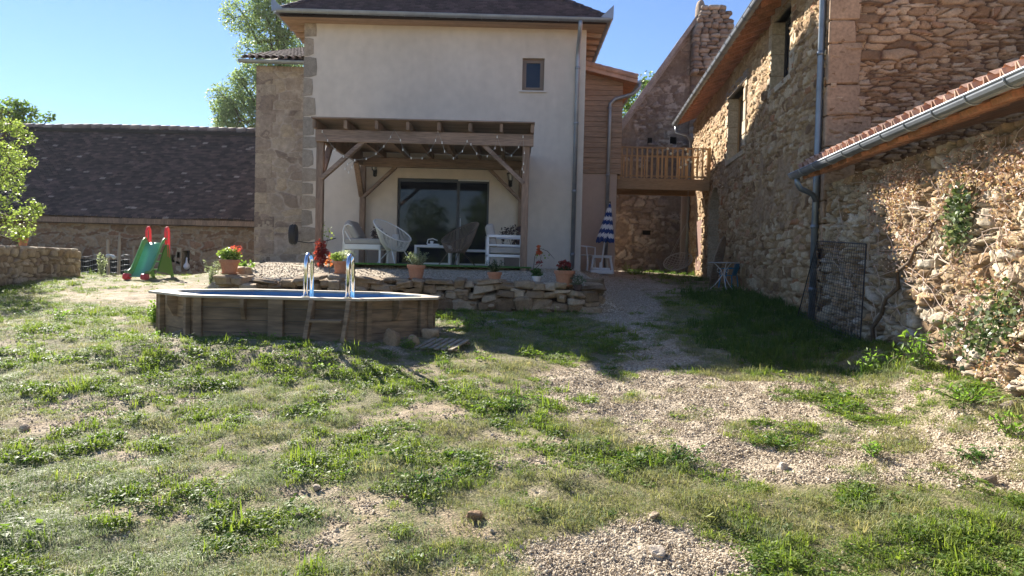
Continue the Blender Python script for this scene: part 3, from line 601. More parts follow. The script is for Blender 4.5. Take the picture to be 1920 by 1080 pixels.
# ------------------------------------------------------------------ barn on the right
BX = lambda Y: 3.65 + .09 * Y
YC = 11.1; YE = 24.6; WD = Vector((.09, 1, 0)).normalized(); WN = Vector((-1, .09, 0)).normalized()
def barn():
    t = thing('stone_barn', 'tall rubble-stone barn with arched door running back on the right', 'barn', (BX(18) + 3, 18, 1.2))
    org = Vector((BX(YC), YC, .7)); L = (Vector((BX(YE), YE, 0)) - Vector((BX(YC), YC, 0))).length; H = 5.75
    uY = lambda Y: (Y - YC) * math.hypot(1, .09)
    # openings (u0,u1,v0,v1) measured along the wall
    def wpt(px, py):  # meet the sight line with the wall plane
        d = CM @ Vector(((px - 960) / FPX, -(py - 540) / FPX, -1)); tt = 3.65 / (d.x - .09 * d.y); p = CAMLOC + d * tt; return uY(p.y), p.z - .7
    ua, _ = wpt(1487, 60); ub, _ = wpt(1452, 60); w1 = (ua, ub, wpt(1455, 165)[1] - .0, wpt(1480, 8)[1])
    uc, _ = wpt(1397, 200); ud_, _ = wpt(1369, 200); w2 = (uc, ud_, wpt(1380, 292)[1], wpt(1385, 168)[1])
    ue, _ = wpt(1352, 430); uf, _ = wpt(1331, 430); ar = (ue, uf, .3, wpt(1340, 352)[1])
    print('barn openings', w1, w2, ar)
    def keep(u, v):
        k = np.ones(u.shape, bool)
        for a, b, c, d in (w1, w2): k &= ~((u > a) & (u < b) & (v > c) & (v < d))
        a, b, c, d = ar; m_ = (a + b) / 2; r_ = (b - a) / 2; top = d - r_ * 1.0
        k &= ~((u > a) & (u < b) & (v < top)); k &= ~((((u - m_) / r_) ** 2 + ((v - top) / (d - top)) ** 2 < 1) & (v >= top)); return k
    def zone(U, V):
        b, sid, off, tl, mo = stone_relief(U, V, .24, .105, 71, .55, 2.8, .15, .7); pl = sstep(.56, .66, fbm(U * .9, V * .9, 77, 4)) * sstep(1.5, 2.4, V)
        st = np.exp(-((U - 3.9) / .16) ** 4) * sstep(1.6, 1.9, V) * (1 - sstep(3.2, 3.4, V)); pl = np.clip(pl * .8 + st, 0, 1)
        return b * (1 - pl * .85), sid, off, tl * (1 - pl), np.maximum(mo, pl)
    stone_wall('wall', t, org, tuple(WD), L, H, m_barn, (.03, .02), depth=.05, seed=71, keep=keep, nrm=tuple(WN), zone=zone, rough=.02)
    # solid body behind, leaving reveals
    def bb(mb, a, b, c, d, n0, n1):
        q = []
        for nn in (n0, n1):
            for (u, v) in ((a, c), (b, c), (b, d), (a, d)): q.append(org + WD * u + WN * nn + Vector((0, 0, v)))
        mb.add(q, [(0, 1, 2, 3), (7, 6, 5, 4), (0, 4, 5, 1), (1, 5, 6, 2), (2, 6, 7, 3), (3, 7, 4, 0)])
    core = MB(); cuts = sorted([w1, w2, ar]); u = 0
    for a, b, c, d in cuts:
        bb(core, u, a, 0, H, -.03, -.5)
        if c > .4: bb(core, a, b, 0, c, -.03, -.5)
        bb(core, a, b, d, H, -.03, -.5); u = b
    bb(core, u, L, 0, H, -.03, -.5); bb(core, 0, L, 0, H, -7.5, -8.0); bb(core, L - .5, L, 0, H, -.5, -7.5); core.build('wall_core', m_barn, t)
    # dressed jambs: blocks each side of the openings, standing 2 cm proud
    j = MB(); rg = random.Random(5)
    for a, b, c, d in (w1, w2, ar):
        if (a, b, c, d) != w1: j.build('window_stones', m_ash, t, bevel=.01); j = MB()
        top = d if (a, b, c, d) != ar else d - (b - a) / 2
        for side in (0, 1):
            v = c
            while v < top:
                v1 = min(v + rg.uniform(.28, .46), top); w = rg.uniform(.18, .34); j.cur = rg.random()
                if side == 0: bb(j, a - w, a + .01, v + .006, v1 - .004, .035 + rg.uniform(0, .02), -.35)
                else: bb(j, b - .01, b + w, v + .006, v1 - .004, .035 + rg.uniform(0, .02), -.35)
                v = v1
        if (a, b, c, d) != ar: bb(j, a - .14, b + .14, c - .12, c, .06, -.3)
        if (a, b, c, d) == w1: bb(j, a - .15, b + .15, d, d + .22, .045, -.35)
    # arch voussoirs
    a, b, c, d = ar; m_ = (a + b) / 2; r_ = (b - a) / 2; top = d - r_
    K = 9
    for k in range(K):
        t0 = math.pi * k / K; t1 = math.pi * (k + .97) / K; q = []
        for nn in (.05, -.35):
            for rr, tt in ((r_ - .01, t0), (r_ + .26, t0), (r_ + .26, t1), (r_ - .01, t1)): q.append(org + WD * (m_ + math.cos(tt) * rr) + Vector((0, 0, top + math.sin(tt) * rr)) + WN * nn)
        j.cur = rg.random(); j.add(q, [(0, 1, 2, 3), (7, 6, 5, 4), (0, 4, 5, 1), (1, 5, 6, 2), (2, 6, 7, 3), (3, 7, 4, 0)])
    j.build('arch_stones', m_ash, t, bevel=.01)
    # oak lintel on the far window
    a, b, c, d = w2; l = MB(); bb(l, a - .35, b + .30, d, d + .2, .06, -.35); l.build('lintel', mat('grey_oak', (.30, .26, .22), .85, .35, 4, .5, stretch=(1, .15, 1), fine=.4), t)
    for (a, b, c, d), nm in ((w1, 0), (w2, 1)):
        f = MB(); bb(f, a, a + .07, c, d, -.2, -.27); bb(f, b - .07, b, c, d, -.2, -.27); bb(f, a + .07, b - .07, d - .07, d, -.2, -.27); bb(f, a + .07, b - .07, c, c + .07, -.2, -.27)
        wo = f.build('window', m_honey if nm else m_dark, t); p = MB(); bb(p, a + .06, b - .06, c + .06, d - .06, -.23, -.24); p.build('pane', m_glass, wo)
    a, b, c, d = ar; dr = MB(); bb(dr, a - .02, b + .02, 0, d + .02, -.30, -.36); dw = dr.build('door', mat('dark_door_wood', (.12, .06, .035), .7, .3, 4, .3, stretch=(1, 1, .12), fine=.3), t)
    h = MB(); bb(h, b - .25, b - .18, 1.4, 1.5, -.24, -.30); h.build('handle', m_black, dw)
    # second plain door further back
    a0, _ = wpt(1319, 430); b0, _ = wpt(1309, 430); sh = MB(); bb(sh, a0, b0, .9, 2.4, .05, .02); sh.build('shutter', mat('red_brown_boards', (.17, .075, .05), .7, .3, 4, .2, stretch=(1, 1, .1)), t)
    # gable facing the garden: thin reddish slabs, big blocks on the corner
    GD = Vector((1, -.09, 0)).normalized(); GN = Vector((-.09, -1, 0)).normalized(); go = Vector((BX(YC), YC, .7))
    def zg(U, V):
        b1 = stone_relief(U, V, .21, .058, 81, .5, 3.2, .17, .45); b2 = stone_relief(U, V, .27, .10, 83, .5, 2.8, .15, .6)
        k = sstep(-.04, .04, (V - 4.3 + .5 * np.sin(U * 1.3)) + (fbm(U * 1.1, V * 1.1, 84, 3) - .5) * 1.6) > .5
        return tuple(np.where(k, y, x) for x, y in zip(b1, b2))
    stone_wall('gable_wall', t, go, tuple(GD), 5.6, 7.2, m_gable, (.026, .0135), depth=.05, seed=81, nrm=tuple(GN), zone=zg, rough=.015, keep=lambda u, v: v < 5.75 + u * .42)
    gc = MB(); q = []
    for nn in (-.03, -.5):
        for (u, v) in ((0, 0), (8, 0), (8, 7.2), (3.6, 7.2), (0, 5.7)): q.append(go + GD * u + GN * nn + Vector((0, 0, v)))
    gc.add(q, [(0, 1, 2, 3, 4), (9, 8, 7, 6, 5)] + [(i, 5 + i, 5 + (i + 1) % 5, (i + 1) % 5) for i in range(5)]); gc.build('gable_core', m_gable, t)
    c_ = MB(); v = 1.6; i = 0
    while v < 6.2:
        h = rg.choice((.2, .34, .46, .6)); w = rg.uniform(.28, .62); v1 = min(v + h, 6.35); c_.cur = rg.random(); q = []
        for nn in (.045 + rg.uniform(0, .02), -.4):
            for (u, vv) in ((-.045, v + .008), (w, v + .008 + rg.uniform(0, .02)), (w + rg.uniform(-.04, .04), v1 - .008), (-.045, v1 - .008)): q.append(go + GD * u + GN * nn + Vector((0, 0, vv - .3)))
        c_.add(q, [(0, 1, 2, 3), (7, 6, 5, 4), (0, 4, 5, 1), (1, 5, 6, 2), (2, 6, 7, 3), (3, 7, 4, 0)]); v = v1; i += 1
    c_.build('corner_stones', m_ashr, t, bevel=.015)
    # roof
    oh = .52; ez = .7 + H + .02; e0 = org + WN * oh + WD * (-.25); e1 = org + WN * oh + WD * (L + .35); e0.z = e1.z = ez - .02; up = (-WN * math.cos(.36) + Vector((0, 0, math.sin(.36))))
    r = MB(); W_ = 5.2; q = [e0, e1, e1 + up * W_, e0 + up * W_]; q2 = [p + Vector((0, 0, .08)) for p in q]; r.add(q + q2, [(3, 2, 1, 0), (4, 5, 6, 7), (0, 1, 5, 4), (0, 4, 7, 3), (1, 2, 6, 5)]); r.build('roof', m_hang, t)
    canal_tiles('roof_tiles', t, e0 + Vector((0, 0, .1)), tuple(WD), tuple(up), L + .6, 1.2, m_canal, .2, .085, 9)
    rf = MB(); n = int((L + .5) / .42)
    for i in range(n): c0 = e0 + WD * (i * .42 + .1); rf.beam(c0 + up * .03 - Vector((0, 0, .05)), c0 + up * (oh + .25) - Vector((0, 0, .05)), .07, .09)
    rf.build('rafters', m_hang, t)
    g = MB(); gutter(g, e0 + WN * .06 + Vector((0, 0, .03)), e1 + WN * .06 + Vector((0, 0, .03)), .08, tuple(WN)); g.build('gutter', m_zinc, t)
    ge = e1 + WN * .06; d = MB(); wv = org + WD * (L - .1) + WN * .1; pipe(d, [(ge.x + .02, ge.y - .1, ge.z - .04), (ge.x + .05, ge.y - .1, ge.z - .25), (wv.x - .1, wv.y, ge.z - .42), (wv.x, wv.y, ge.z - .6), (wv.x, wv.y, 1.4)], .045); d.build('downpipe', m_zinc, t, smooth=True)
    pv = org + WD * .12 + WN * .10; d = MB(); pipe(d, [(e0.x, e0.y + .35, ez - .06), (e0.x, e0.y + .35, ez - .25), (pv.x - .08, pv.y, ez - .55), (pv.x, pv.y, ez - .75), (pv.x, pv.y, 3.1), (pv.x - .0, pv.y, .85)], .05, [(pv.x, pv.y, z) for z in (4.9, 2.3, 1.35)]); d.build('downpipe', m_zincd, t, smooth=True)
    return t
barn()

def shed():
    t = thing('stone_shed', 'low creeper-covered stone shed with pink canal tiles and a zinc gutter, at right', 'shed', (6, 8, .6)); y0, y1 = 1.5, 10.98; L = (y1 - y0) * math.hypot(1, .09)
    org = Vector((BX(y0) - .0, y0, -.2)); H = 3.12
    def zone(U, V):
        b, sid, off, tl, mo = stone_relief(U, V, .22, .095, 91, .7, 2.9, .17, .8); return b, sid, off, tl * 1.2, mo
    stone_wall('wall', t, org, tuple(WD), L, H, m_shed, (.022, .015), depth=.075, seed=91, nrm=tuple(WN), zone=zone, rough=.03, batter=.02)
    mb = MB(); q = []
    for nn in (-.05, -.6):
        for (u, v) in ((0, 0), (L, 0), (L, H), (0, H)): q.append(org + WD * u + WN * nn + Vector((0, 0, v)))
    mb.add(q, [(0, 1, 2, 3), (7, 6, 5, 4), (0, 4, 5, 1), (1, 5, 6, 2), (2, 6, 7, 3), (3, 7, 4, 0)]); mb.build('wall_core', m_shed, t)
    a = .30; up = -WN * math.cos(a) + Vector((0, 0, math.sin(a))); e0 = org + WN * .44; e1 = e0 + WD * (L - .08); e0.z = e1.z = 3.04
    canal_tiles('roof_tiles', t, e0 + Vector((0, 0, .155)) + WN * .05, tuple(WD), tuple(up), L - .1, 4.2, m_canal, .215, .092, 12)
    r = MB(); q = [e0, e1, e1 + up * 4.3, e0 + up * 4.3]; r.add(q + [p + Vector((0, 0, .03)) for p in q], [(3, 2, 1, 0), (4, 5, 6, 7), (0, 1, 5, 4), (0, 4, 7, 3), (1, 2, 6, 5)]); r.build('roof_deck', m_hang, t)
    rf = MB(); n = int(L / .5)
    for i in range(n):
        c0 = e0 + WD * (i * .5 + .3); rf.beam(c0 + up * .05 - Vector((0, 0, .06)), c0 + up * .6 - Vector((0, 0, .06)), .28, .05)
    rf.build('eave_tiles', m_hang, t)
    g = MB(); gutter(g, e0 + WN * .05 + Vector((0, 0, .045)), e1 + WN * .05 + WD * .15 + Vector((0, 0, .02)), .075, tuple(WN)); g.build('gutter', m_zinc, t)
    ee = e1 + WN * .08 + WD * .02; d = MB(); pw = Vector((BX(11.0), 11.0, 0)) + WN * .18
    pipe(d, [(ee.x + .05, ee.y, 3.0), (ee.x + .06, ee.y, 2.92), (ee.x + .11, ee.y + .0, 2.84), (pw.x - .12, pw.y - .03, 2.80), (pw.x - .03, pw.y, 2.76), (pw.x + .02, pw.y, 2.66)], .04); d.build('downpipe', m_zincd, t, smooth=True)
shed()

# ------------------------------------------------------------------ ruin at the back, outhouse on the left
def ruin():
    t = thing('ruined_stone_gable', 'weathered stone gable house with a stub of chimney behind the balcony', 'house', (6, 29, 1.5)); Y = 27.0
    x0 = 2.9; org = (x0, Y, 1.0); L = 5.9; H = 10.4; pk = P(1316, 22, Y); lf = P(1165, 232, Y); sl = (pk.z - lf.z) / (pk.x - lf.x)
    def topz(x): return np.minimum(lf.z + (x - lf.x) * sl, pk.z - (x - pk.x) * .75)
    def zone(U, V):
        b1 = stone_relief(U, V, .34, .17, 101, .7, 2.3, .15, .6); b2 = stone_relief(U, V, .30, .10, 103, .4, 2.8, .17, .4); k = (V > 4.0) & (V < 6.3)
        o = [np.where(k, y, x) for x, y in zip(b1, b2)]; pl = sstep(.55, .63, fbm(U * 1.1, V * 1.0, 107, 4)); o[0] = o[0] * (1 - pl * .8); o[4] = np.maximum(o[4], pl * .9); return tuple(o)
    holes = [(P(1213, 268, Y), P(1222, 258, Y)), (P(1256, 269, Y), P(1269, 257, Y)), (P(1204, 440, Y), P(1220, 432, Y))]
    def keep(u, v):
        k = (v + 1.0) < topz(u + x0)
        for a, b in holes: k &= ~((u + x0 > a.x) & (u + x0 < b.x) & (v + 1 > a.z) & (v + 1 < b.z))
        return k
    stone_wall('wall', t, org, (1, 0, 0), L, H, m_ruin, .04, depth=.06, seed=101, zone=zone, keep=keep, rough=.03)
    mb = MB(); zz = lambda x: float(topz(np.array([x]))[0]) - .02; xs = [x0, pk.x, x0 + L]
    mb.add([(x0, Y + .3, 1), (x0 + L, Y + .3, 1), (x0 + L, Y + .3, zz(x0 + L)), (pk.x, Y + .3, zz(pk.x)), (x0, Y + .3, zz(x0)), (x0, Y + .9, 1), (x0 + L, Y + .9, 1), (x0 + L, Y + .9, zz(x0 + L)), (pk.x, Y + .9, zz(pk.x)), (x0, Y + .9, zz(x0))],
           [(0, 1, 2, 3, 4), (9, 8, 7, 6, 5)] + [(i, 5 + i, 5 + (i + 1) % 5, (i + 1) % 5) for i in range(5)]); mb.build('wall_core', m_dark, t)
    v = MB(); a = Vector((x0 - .25, Y - .1, zz(x0) - .25 * sl)); b = Vector((pk.x, Y - .1, pk.z)); n = 16
    rg = random.Random(2)
    for i in range(n):
        p = a.lerp(b, i / n); q = a.lerp(b, (i + 1) / n); v.cur = rg.random(); v.beam(p + Vector((0, 0, .02)), q + Vector((0, 0, rg.uniform(.0, .03))), .5, .14)
    v.beam(a - Vector((0, -.06, .17)), b - Vector((0, -.06, .17)), .06, .12)
    v.build('verge', mat('grey_verge', (.33, .29, .26), .85, .25, 3, .5, fine=.3), t)
    r = MB(); d = (b - a).normalized(); r.add([a, b, b + Vector((0, 8, 0)), a + Vector((0, 8, 0))], [(0, 1, 2, 3), ]); r.add([b, b + Vector((4, 0, -3)), b + Vector((4, 8, -3)), b + Vector((0, 8, 0))], [(0, 1, 2, 3)]); r.build('roof', m_oldtile, t)
    # chimney stack: rounded pile of stone, narrower foot in dressed blocks
    c = MB(); rg = random.Random(7); cA = P(1297, 120, Y - .35); cB = P(1372, 20, Y - .35); z = cA.z - .35; row = 0; xc = (cA.x + cB.x) / 2; wtot = cB.x - cA.x
    while z < cB.z + .05:
        h = rg.uniform(.11, .2); f = 1 - max(0, (z - cB.z + .9)) * .42; a_ = xc - wtot / 2 * (1 - .10 * (row % 2) * .2); x = xc - wtot / 2 * f; xe = xc + wtot / 2 * f
        while x < xe:
            w = rg.uniform(.2, .42); c.cur = rg.random(); c.rock((x + w / 2, Y - .25 + rg.uniform(-.03, .05), z + h / 2), (w * 1.06, .7, h * 1.12), rg.random(), .45, 10, 6, None, .07); x += w
        z += h; row += 1
    c.rock((P(1311, 22, Y).x, Y - .2, P(1311, 22, Y).z - .1), (.34, .5, .75), 3, .6)
    zb = 6.3; f0 = P(1299, 150, Y - .3); f1 = P(1328, 150, Y - .3)
    z = f0.z + .4
    while z > 5.0:
        h = rg.uniform(.22, .4); c.cur = rg.random(); c.box((f0.x, Y - .2, z - h + .01), (f1.x, Y + .2, z)); z -= h
    c.build('chimney', m_ruin, t, smooth=True)
    for p, q in holes: hb = MB(); hb.box((p.x - .05, Y + .26, p.z - .05), (q.x + .05, Y + .29, q.z + .05)); hb.build('putlog_hole', m_dark, t)
    ps = MB(); p = P(1283, 358, 24.6); ps.box((p.x - .07, 24.5, 1.3), (p.x + .07, 24.7, 5.4)); o = ps.build('timber_post', mat('grey_post', (.24, .20, .17), .85, .3, 4, .4, stretch=(1, 1, .1)), None)
    tag(o, 'grey upright timber post standing in the passage beside the barn end', 'post')
ruin()

def outhouse():
    t = thing('long_stone_outhouse', 'long low stone outhouse under a huge dark tiled roof at left', 'barn', (-12, 26, 1)); Y = 24.0
    x0, x1 = -21.0, -6.5; openings = [(P(143, 480, Y).x, P(243, 480, Y).x, .9, P(200, 487, Y).z), (P(341, 480, Y).x, P(356, 480, Y).x, P(350, 506, Y).z, P(350, 471, Y).z), (P(317, 490, Y).x, P(329, 490, Y).x, P(320, 492, Y).z, P(320, 478, Y).z)]
    def keep(u, v):
        k = np.ones(u.shape, bool)
        for a, b, c, d in openings: k &= ~((u + x0 > a) & (u + x0 < b) & (v + .6 > c) & (v + .6 < d))
        return k
    def zone(U, V):
        b, sid, off, tl, mo = stone_relief(U, V, .42, .17, 121, .7, 2.4, .17, .6); return b, sid, off, tl, mo
    stone_wall('wall', t, (x0, Y, .6), (1, 0, 0), x1 - x0, 2.35, m_left, .035, depth=.045, seed=121, zone=zone, keep=keep)
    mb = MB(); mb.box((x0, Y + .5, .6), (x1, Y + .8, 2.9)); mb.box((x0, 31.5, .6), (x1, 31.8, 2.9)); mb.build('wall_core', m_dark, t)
    j = MB()
    for a, b, c, d in openings[1:]:
        for s, e in ((a - .18, a), (b, b + .18)):
            j = MB(); j.box((s, Y - .04, c - .1), (e, Y + .4, (c + d) / 2)); j.box((s + .02, Y - .035, (c + d) / 2 + .005), (e, Y + .4, d + .12)); j.build('jamb', m_ash, t, bevel=.01)
    ez = 2.84; rz = 6.42; oy = Y - .35; k = math.atan2(rz - ez, 4.35); ln = math.hypot(rz - ez, 4.35)
    tiles('roof_tiles', t, (x0, oy, ez), (1, 0, 0), (0, math.cos(k), math.sin(k)), x1 - x0, ln, m_oldtile, .19, .105, .024, 31, sag=.12, jit=.014)
    r = MB(); r.add([(x0, oy + .08, ez - .22), (x1, oy + .08, ez - .22), (x1, oy + 4.35, rz - .11), (x0, oy + 4.35, rz - .11), (x0, 32, 2.8), (x1, 32, 2.8)], [(0, 1, 2, 3), (3, 2, 5, 4), (1, 0, 4, 5)]); r.build('roof', m_oldtile, t)
    rt = MB(); n = 40; rg = random.Random(1); wz = lambda a: .10 * (float(vnoise(a * .45, 2.3, 8)) - .5)
    for i in range(n): a = x0 + (x1 - x0) * i / n; rt.cur = rg.random(); rt.tube([(a, oy + 4.35, rz - .02 + wz(a)), (a + (x1 - x0) / n * 1.08, oy + 4.35, rz + .01 + wz(a + .36) + rg.uniform(-.01, .01))], [.11, .095], 8)
    rt.build('ridge_tiles', m_canal2, t, smooth=True)
    e = MB(); e.beam((x0, oy + 4.25, rz - .17), (x1, oy + 4.25, rz - .17), .5, .1); e.build('ridge_light_stop', m_dark, t)  # unseen dark board added to stop sky light leaking under the ridge tiles
    e = MB(); e.box((x0, oy + .02, ez - .20), (x1, oy + .06, ez - .03)); e.build('eave_board', m_wood, t)
outhouse()

# ------------------------------------------------------------------ pergola and what hangs on it
def pergola():
    t = thing('pergola', 'brown timber pergola with diagonal braces over the patio in front of the farmhouse', 'pergola', (-1.7, 15.6, 1.55)); y0, y1 = 13.75, 17.55; xl, xr = -3.60, .20
    for x, y, h in ((xl, y0, 3.98), (xr, y0, 3.98), (xl + .02, y1, 3.85), (xr - .04, y1, 3.85)):
        m = MB(); m.box((x - .065, y - .065, tz(x, y) - .05), (x + .065, y + .065, h)); m.build('post', m_wood, t, bevel=.008)
    m = MB(); m.box((xl - .07, y0 - .135, 3.79), (xr + .13, y0 - .067, 4.01)); m.build('front_beam', m_woodx, t, bevel=.006)
    m = MB(); m.box((xl - .02, y1 - .14, 3.85), (xr + .02, y1 + .03, 4.06)); m.build('rear_beam', m_woodx, t, bevel=.006)
    for x in (xl, xr): m = MB(); m.beam((x, y0 - .06, 3.9), (x, y1, 3.97), .07, .19); m.build('side_beam', m_wood, t, bevel=.006)
    for x, s in ((xl, 1), (xr, -1)):
        m = MB(); m.beam((x + s * .03, y0 - .03, 3.12), (x + s * .80, y0 - .03, 3.82), .075, .13, (0, 1, 0)); m.build('brace', m_woodx, t, bevel=.006)
        m = MB(); m.beam((x + s * .03, y1 - .05, 3.12), (x + s * .80, y1 - .05, 3.86), .075, .13, (0, 1, 0)); m.build('brace', m_woodx, t, bevel=.006)
        m = MB(); m.beam((x, y0 + .03, 3.15), (x, y0 + .72, 3.86), .07, .12, (1, 0, 0)); m.build('brace', m_wood, t, bevel=.006)
        m = MB(); m.beam((x, y1 - .05, 3.15), (x, y1 - .72, 3.86), .07, .12, (1, 0, 0)); m.build('brace', m_wood, t, bevel=.006)
    for i in range(8):
        x = xl - .05 + (xr - xl + .15) * i / 7; m = MB(); m.beam((x, y0 - .30, 4.085), (x, y1 + .12, 4.13), .06, .15); m.build('rafter', m_wood, t, bevel=.005)
    m = MB(); n = 34; rg = random.Random(3)
    for i in range(n):
        y = y0 - .36 + (y1 + .5 - y0) * i / n; z = 4.172 + .045 * i / n; m.cur = rg.random(); m.box((xl - .09, y, z), (xr + .14, y + (y1 + .5 - y0) / n - .006, z + .022))
    m.build('roof_boards', m_woodx, t)
pergola()

def lantern(x, y, z, label):
    t = thing('wall_lantern', label, 'lantern', (x, y, z), group='wall lanterns beside the patio door')
    m = MB(); m.lathe([(.005, -.12), (.035, -.1), (.045, -.04), (.03, 0)], (0, -.02, -.02), 8); m.box((-.045, -.02, -.12), (.045, .0, .04)); m.tube([(0, -.01, -.02), (0, -.09, -.06), (0, -.13, .0)], .01, 6); m.build('bracket', m_black, t, True)
    m = MB(); m.lathe([(.045, 0), (.055, .01), (.06, .012)], (0, -.13, 0), 6)
    for k in range(6): a = k * math.pi / 3; m.tube([(.045 * math.cos(a), -.13 + .045 * math.sin(a), .01), (.075 * math.cos(a), -.13 + .075 * math.sin(a), .16)], .005, 4)
    m.lathe([(.095, .155), (.09, .17), (.05, .225), (.02, .24), (.012, .265), (0, .28)], (0, -.13, 0), 6); m.build('cage', m_black, t, True)
    m = MB(); m.lathe([(.04, .015), (.066, .155), (.0, .157)], (0, -.13, 0), 6); m.build('glass', mat('lantern_glass', (.45, .45, .43), .1, .1), t, True)
p = P(702, 320, 17.6); lantern(p.x, 17.69, p.z + .0, 'black wall lantern to the left of the patio door')
p = P(957, 338, 17.6); lantern(p.x, 17.69, p.z - .02, 'black wall lantern to the right of the patio door')

def string_lights():
    t = thing('string_lights', 'thin wire of small white bulbs looped along the front of the pergola', 'string lights', (-1.7, 13.6, 3.8))
    Z = lambda q: P(540 + q[0] / 3.272, 200 + q[1] / 3.272, 13.58)
    loops = [[(210, 152), (243, 207), (288, 263), (340, 305), (410, 328), (480, 320), (540, 288), (588, 243), (629, 186), (652, 140), (690, 205), (705, 264), (756, 315), (823, 316), (876, 267), (905, 207), (920, 150), (945, 220), (961, 274), (1015, 317), (1070, 273), (1099, 212), (1122, 231), (1158, 288), (1223, 304), (1270, 254), (1283, 185), (1312, 264), (1370, 301), (1415, 248), (1442, 184), (1450, 283), (1445, 350), (1437, 383), (1446, 401)]]
    w = MB(); w.tube([Z(q) for q in loops[0]], .0035, 4); w.build('wire', mat('pale_wire', (.3, .3, .28), .6), t)
    m_b = mat('bulb', (.85, .84, .78), .3, .03)
    ls = [q for q in loops[0] if q not in ((652, 140),)] + [(350, 380), (372, 402), (366, 352), (392, 372)]
    for q in ls: b = MB(); c = Z(q); b.ball(c - Vector((0, 0, .012)), .0115, 8, 6); b.tube([c, c + Vector((0, 0, .02))], .008, 6); b.build('bulb', m_b, t)
    w = MB(); w.tube([Z(q) for q in ((410, 328), (366, 352), (350, 380), (372, 402), (392, 372), (410, 328))], .003, 4); w.build('wire', _M['pale_wire'], t)
string_lights()

# artificial turf
tf = MB(); tf.prism([(-3.5, 13.62), (-2.6, 13.55), (-1.6, 13.66), (-.4, 13.55), (.35, 13.7), (.32, 17.62), (-3.5, 17.62)], 1.555, 1.585)
m_turf = mat('artificial_turf', (.06, .17, .03), .9, .3, 30, .6, fine=.4)
o = tf.build('turf_rug', m_turf); tag(o, 'bright green artificial turf laid on the patio under the pergola', 'turf')

# ------------------------------------------------------------------ patio furniture
DZ = 1.585
m_cord = mat('white_cord', (.62, .60, .54), .6, .08); m_cordb = mat('brown_cord', (.22, .16, .125), .6, .2); m_cush = mat('grey_cushion', (.38, .36, .33), .95, .08, 6, .2)
def acapulco(label, loc, rz, mc, mf):
    t = thing('string_chair', label, 'chair', loc, rz, 'round string chairs on the patio')
    A = Vector((-.36, 0, .88)); B = Vector((.38, 0, .43)); c = (A + B) / 2; ax = (B - A) / 2; hoop = []
    nrm = Vector((ax.z, 0, -ax.x)).normalized() * -1
    for k in range(40):
        a = 2 * math.pi * k / 40; w = .37 * (1 + .12 * math.cos(a)); hoop.append(c + ax * math.cos(a) + Vector((0, 1, 0)) * (w * math.sin(a)) + nrm * 0)
    f = MB(); f.tube(hoop, .012, 8, close=True)
    ctr = Vector((.06, 0, .25)); ring = [ctr + Vector((.13 * math.cos(2 * math.pi * k / 20), .13 * math.sin(2 * math.pi * k / 20), .01 * math.cos(2 * math.pi * k / 20))) for k in range(20)]
    f.tube(ring, .009, 6, close=True); f.build('hoop', mf, t, True, smooth=True)
    cm = MB(); n = 72
    for k in range(n):
        a = 2 * math.pi * k / n; w = .37 * (1 + .12 * math.cos(a)); p = c + ax * math.cos(a) + Vector((0, w * math.sin(a), 0)); q = ctr + Vector((.13 * math.cos(a), .13 * math.sin(a), 0)); mid = (p + q) / 2 + Vector((0, 0, -.05)) + (ctr - c) * .12
        cm.tube([p, p.lerp(mid, .55) + Vector((0, 0, -.01)), mid, mid.lerp(q, .5) + Vector((0, 0, -.008)), q], .0058, 4, caps=False)
    for k in range(8): a = math.pi * k / 8; d = Vector((math.cos(a), math.sin(a), 0)) * .13; cm.tube([ctr - d, ctr + d], .004, 4)
    cm.build('cords', mc, t, True)
    for q in ((.34, .27), (.34, -.27), (-.36, 0)):
        l = MB(); top = Vector((q[0] * .45, q[1] * .6, .30)) if q[1] else Vector((-.02, 0, .28)); l.tube([(q[0], q[1], 0), top, ctr + Vector((q[0] * .2, q[1] * .3, .0))], .011, 8); l.build('leg', mf, t, True, smooth=True)
    return t
acapulco('white string chair with its round hoop facing right', (-2.42, 14.7, DZ), R(-32), m_cord, m_white)
acapulco('brown string chair seen from behind, in front of the glass door', (-1.05, 14.9, DZ), R(180 + 40), m_cordb, mat('brown_paint', (.12, .09, .075), .5))
def rbox(name, c, s, m, par, bev=.04, local=True, tilt=None):
    mb = MB(); mb.box((-s[0] / 2, -s[1] / 2, -s[2] / 2), (s[0] / 2, s[1] / 2, s[2] / 2)); ob = mb.build(name, m, par, True, smooth=False); ob.location = c
    if tilt: ob.rotation_euler = tilt
    md = ob.modifiers.new('soft', 'BEVEL'); md.width = bev; md.segments = 4
    for p in ob.data.polygons: p.use_smooth = True
    return ob
def armchair(label, loc, rz):
    """faces local +x; side frames at y = +-.36"""
    t = thing('garden_armchair', label, 'armchair', loc, rz, 'white framed armchairs with grey cushions'); 
    f = MB()
    for s in (-1, 1):
        y = s * .37
        for x in (-.34, .34): f.box((x - .02, y - .02, 0), (x + .02, y + .02, .62))
        for z in (.62, .44, .25): f.box((-.36, y - .02, z - (.05 if z != .44 else .03)), (.36, y + .02, z))
    f.box((-.36, -.35, .22), (-.32, .35, .27)); f.box((.32, -.35, .22), (.36, .35, .27))
    f.build('frame', m_white, t, True, bevel=.004)
    rbox('seat_cushion', (.02, 0, .33), (.66, .68, .13), m_cush, t, .04); rbox('back_cushion', (-.27, 0, .60), (.15, .66, .46), m_cush, t, .05, tilt=(0, R(-12), 0))
    return t
armchair('white framed garden armchair with grey cushions, turned side-on at the right of the patio', (-.16, 14.35, DZ - .03), R(4))
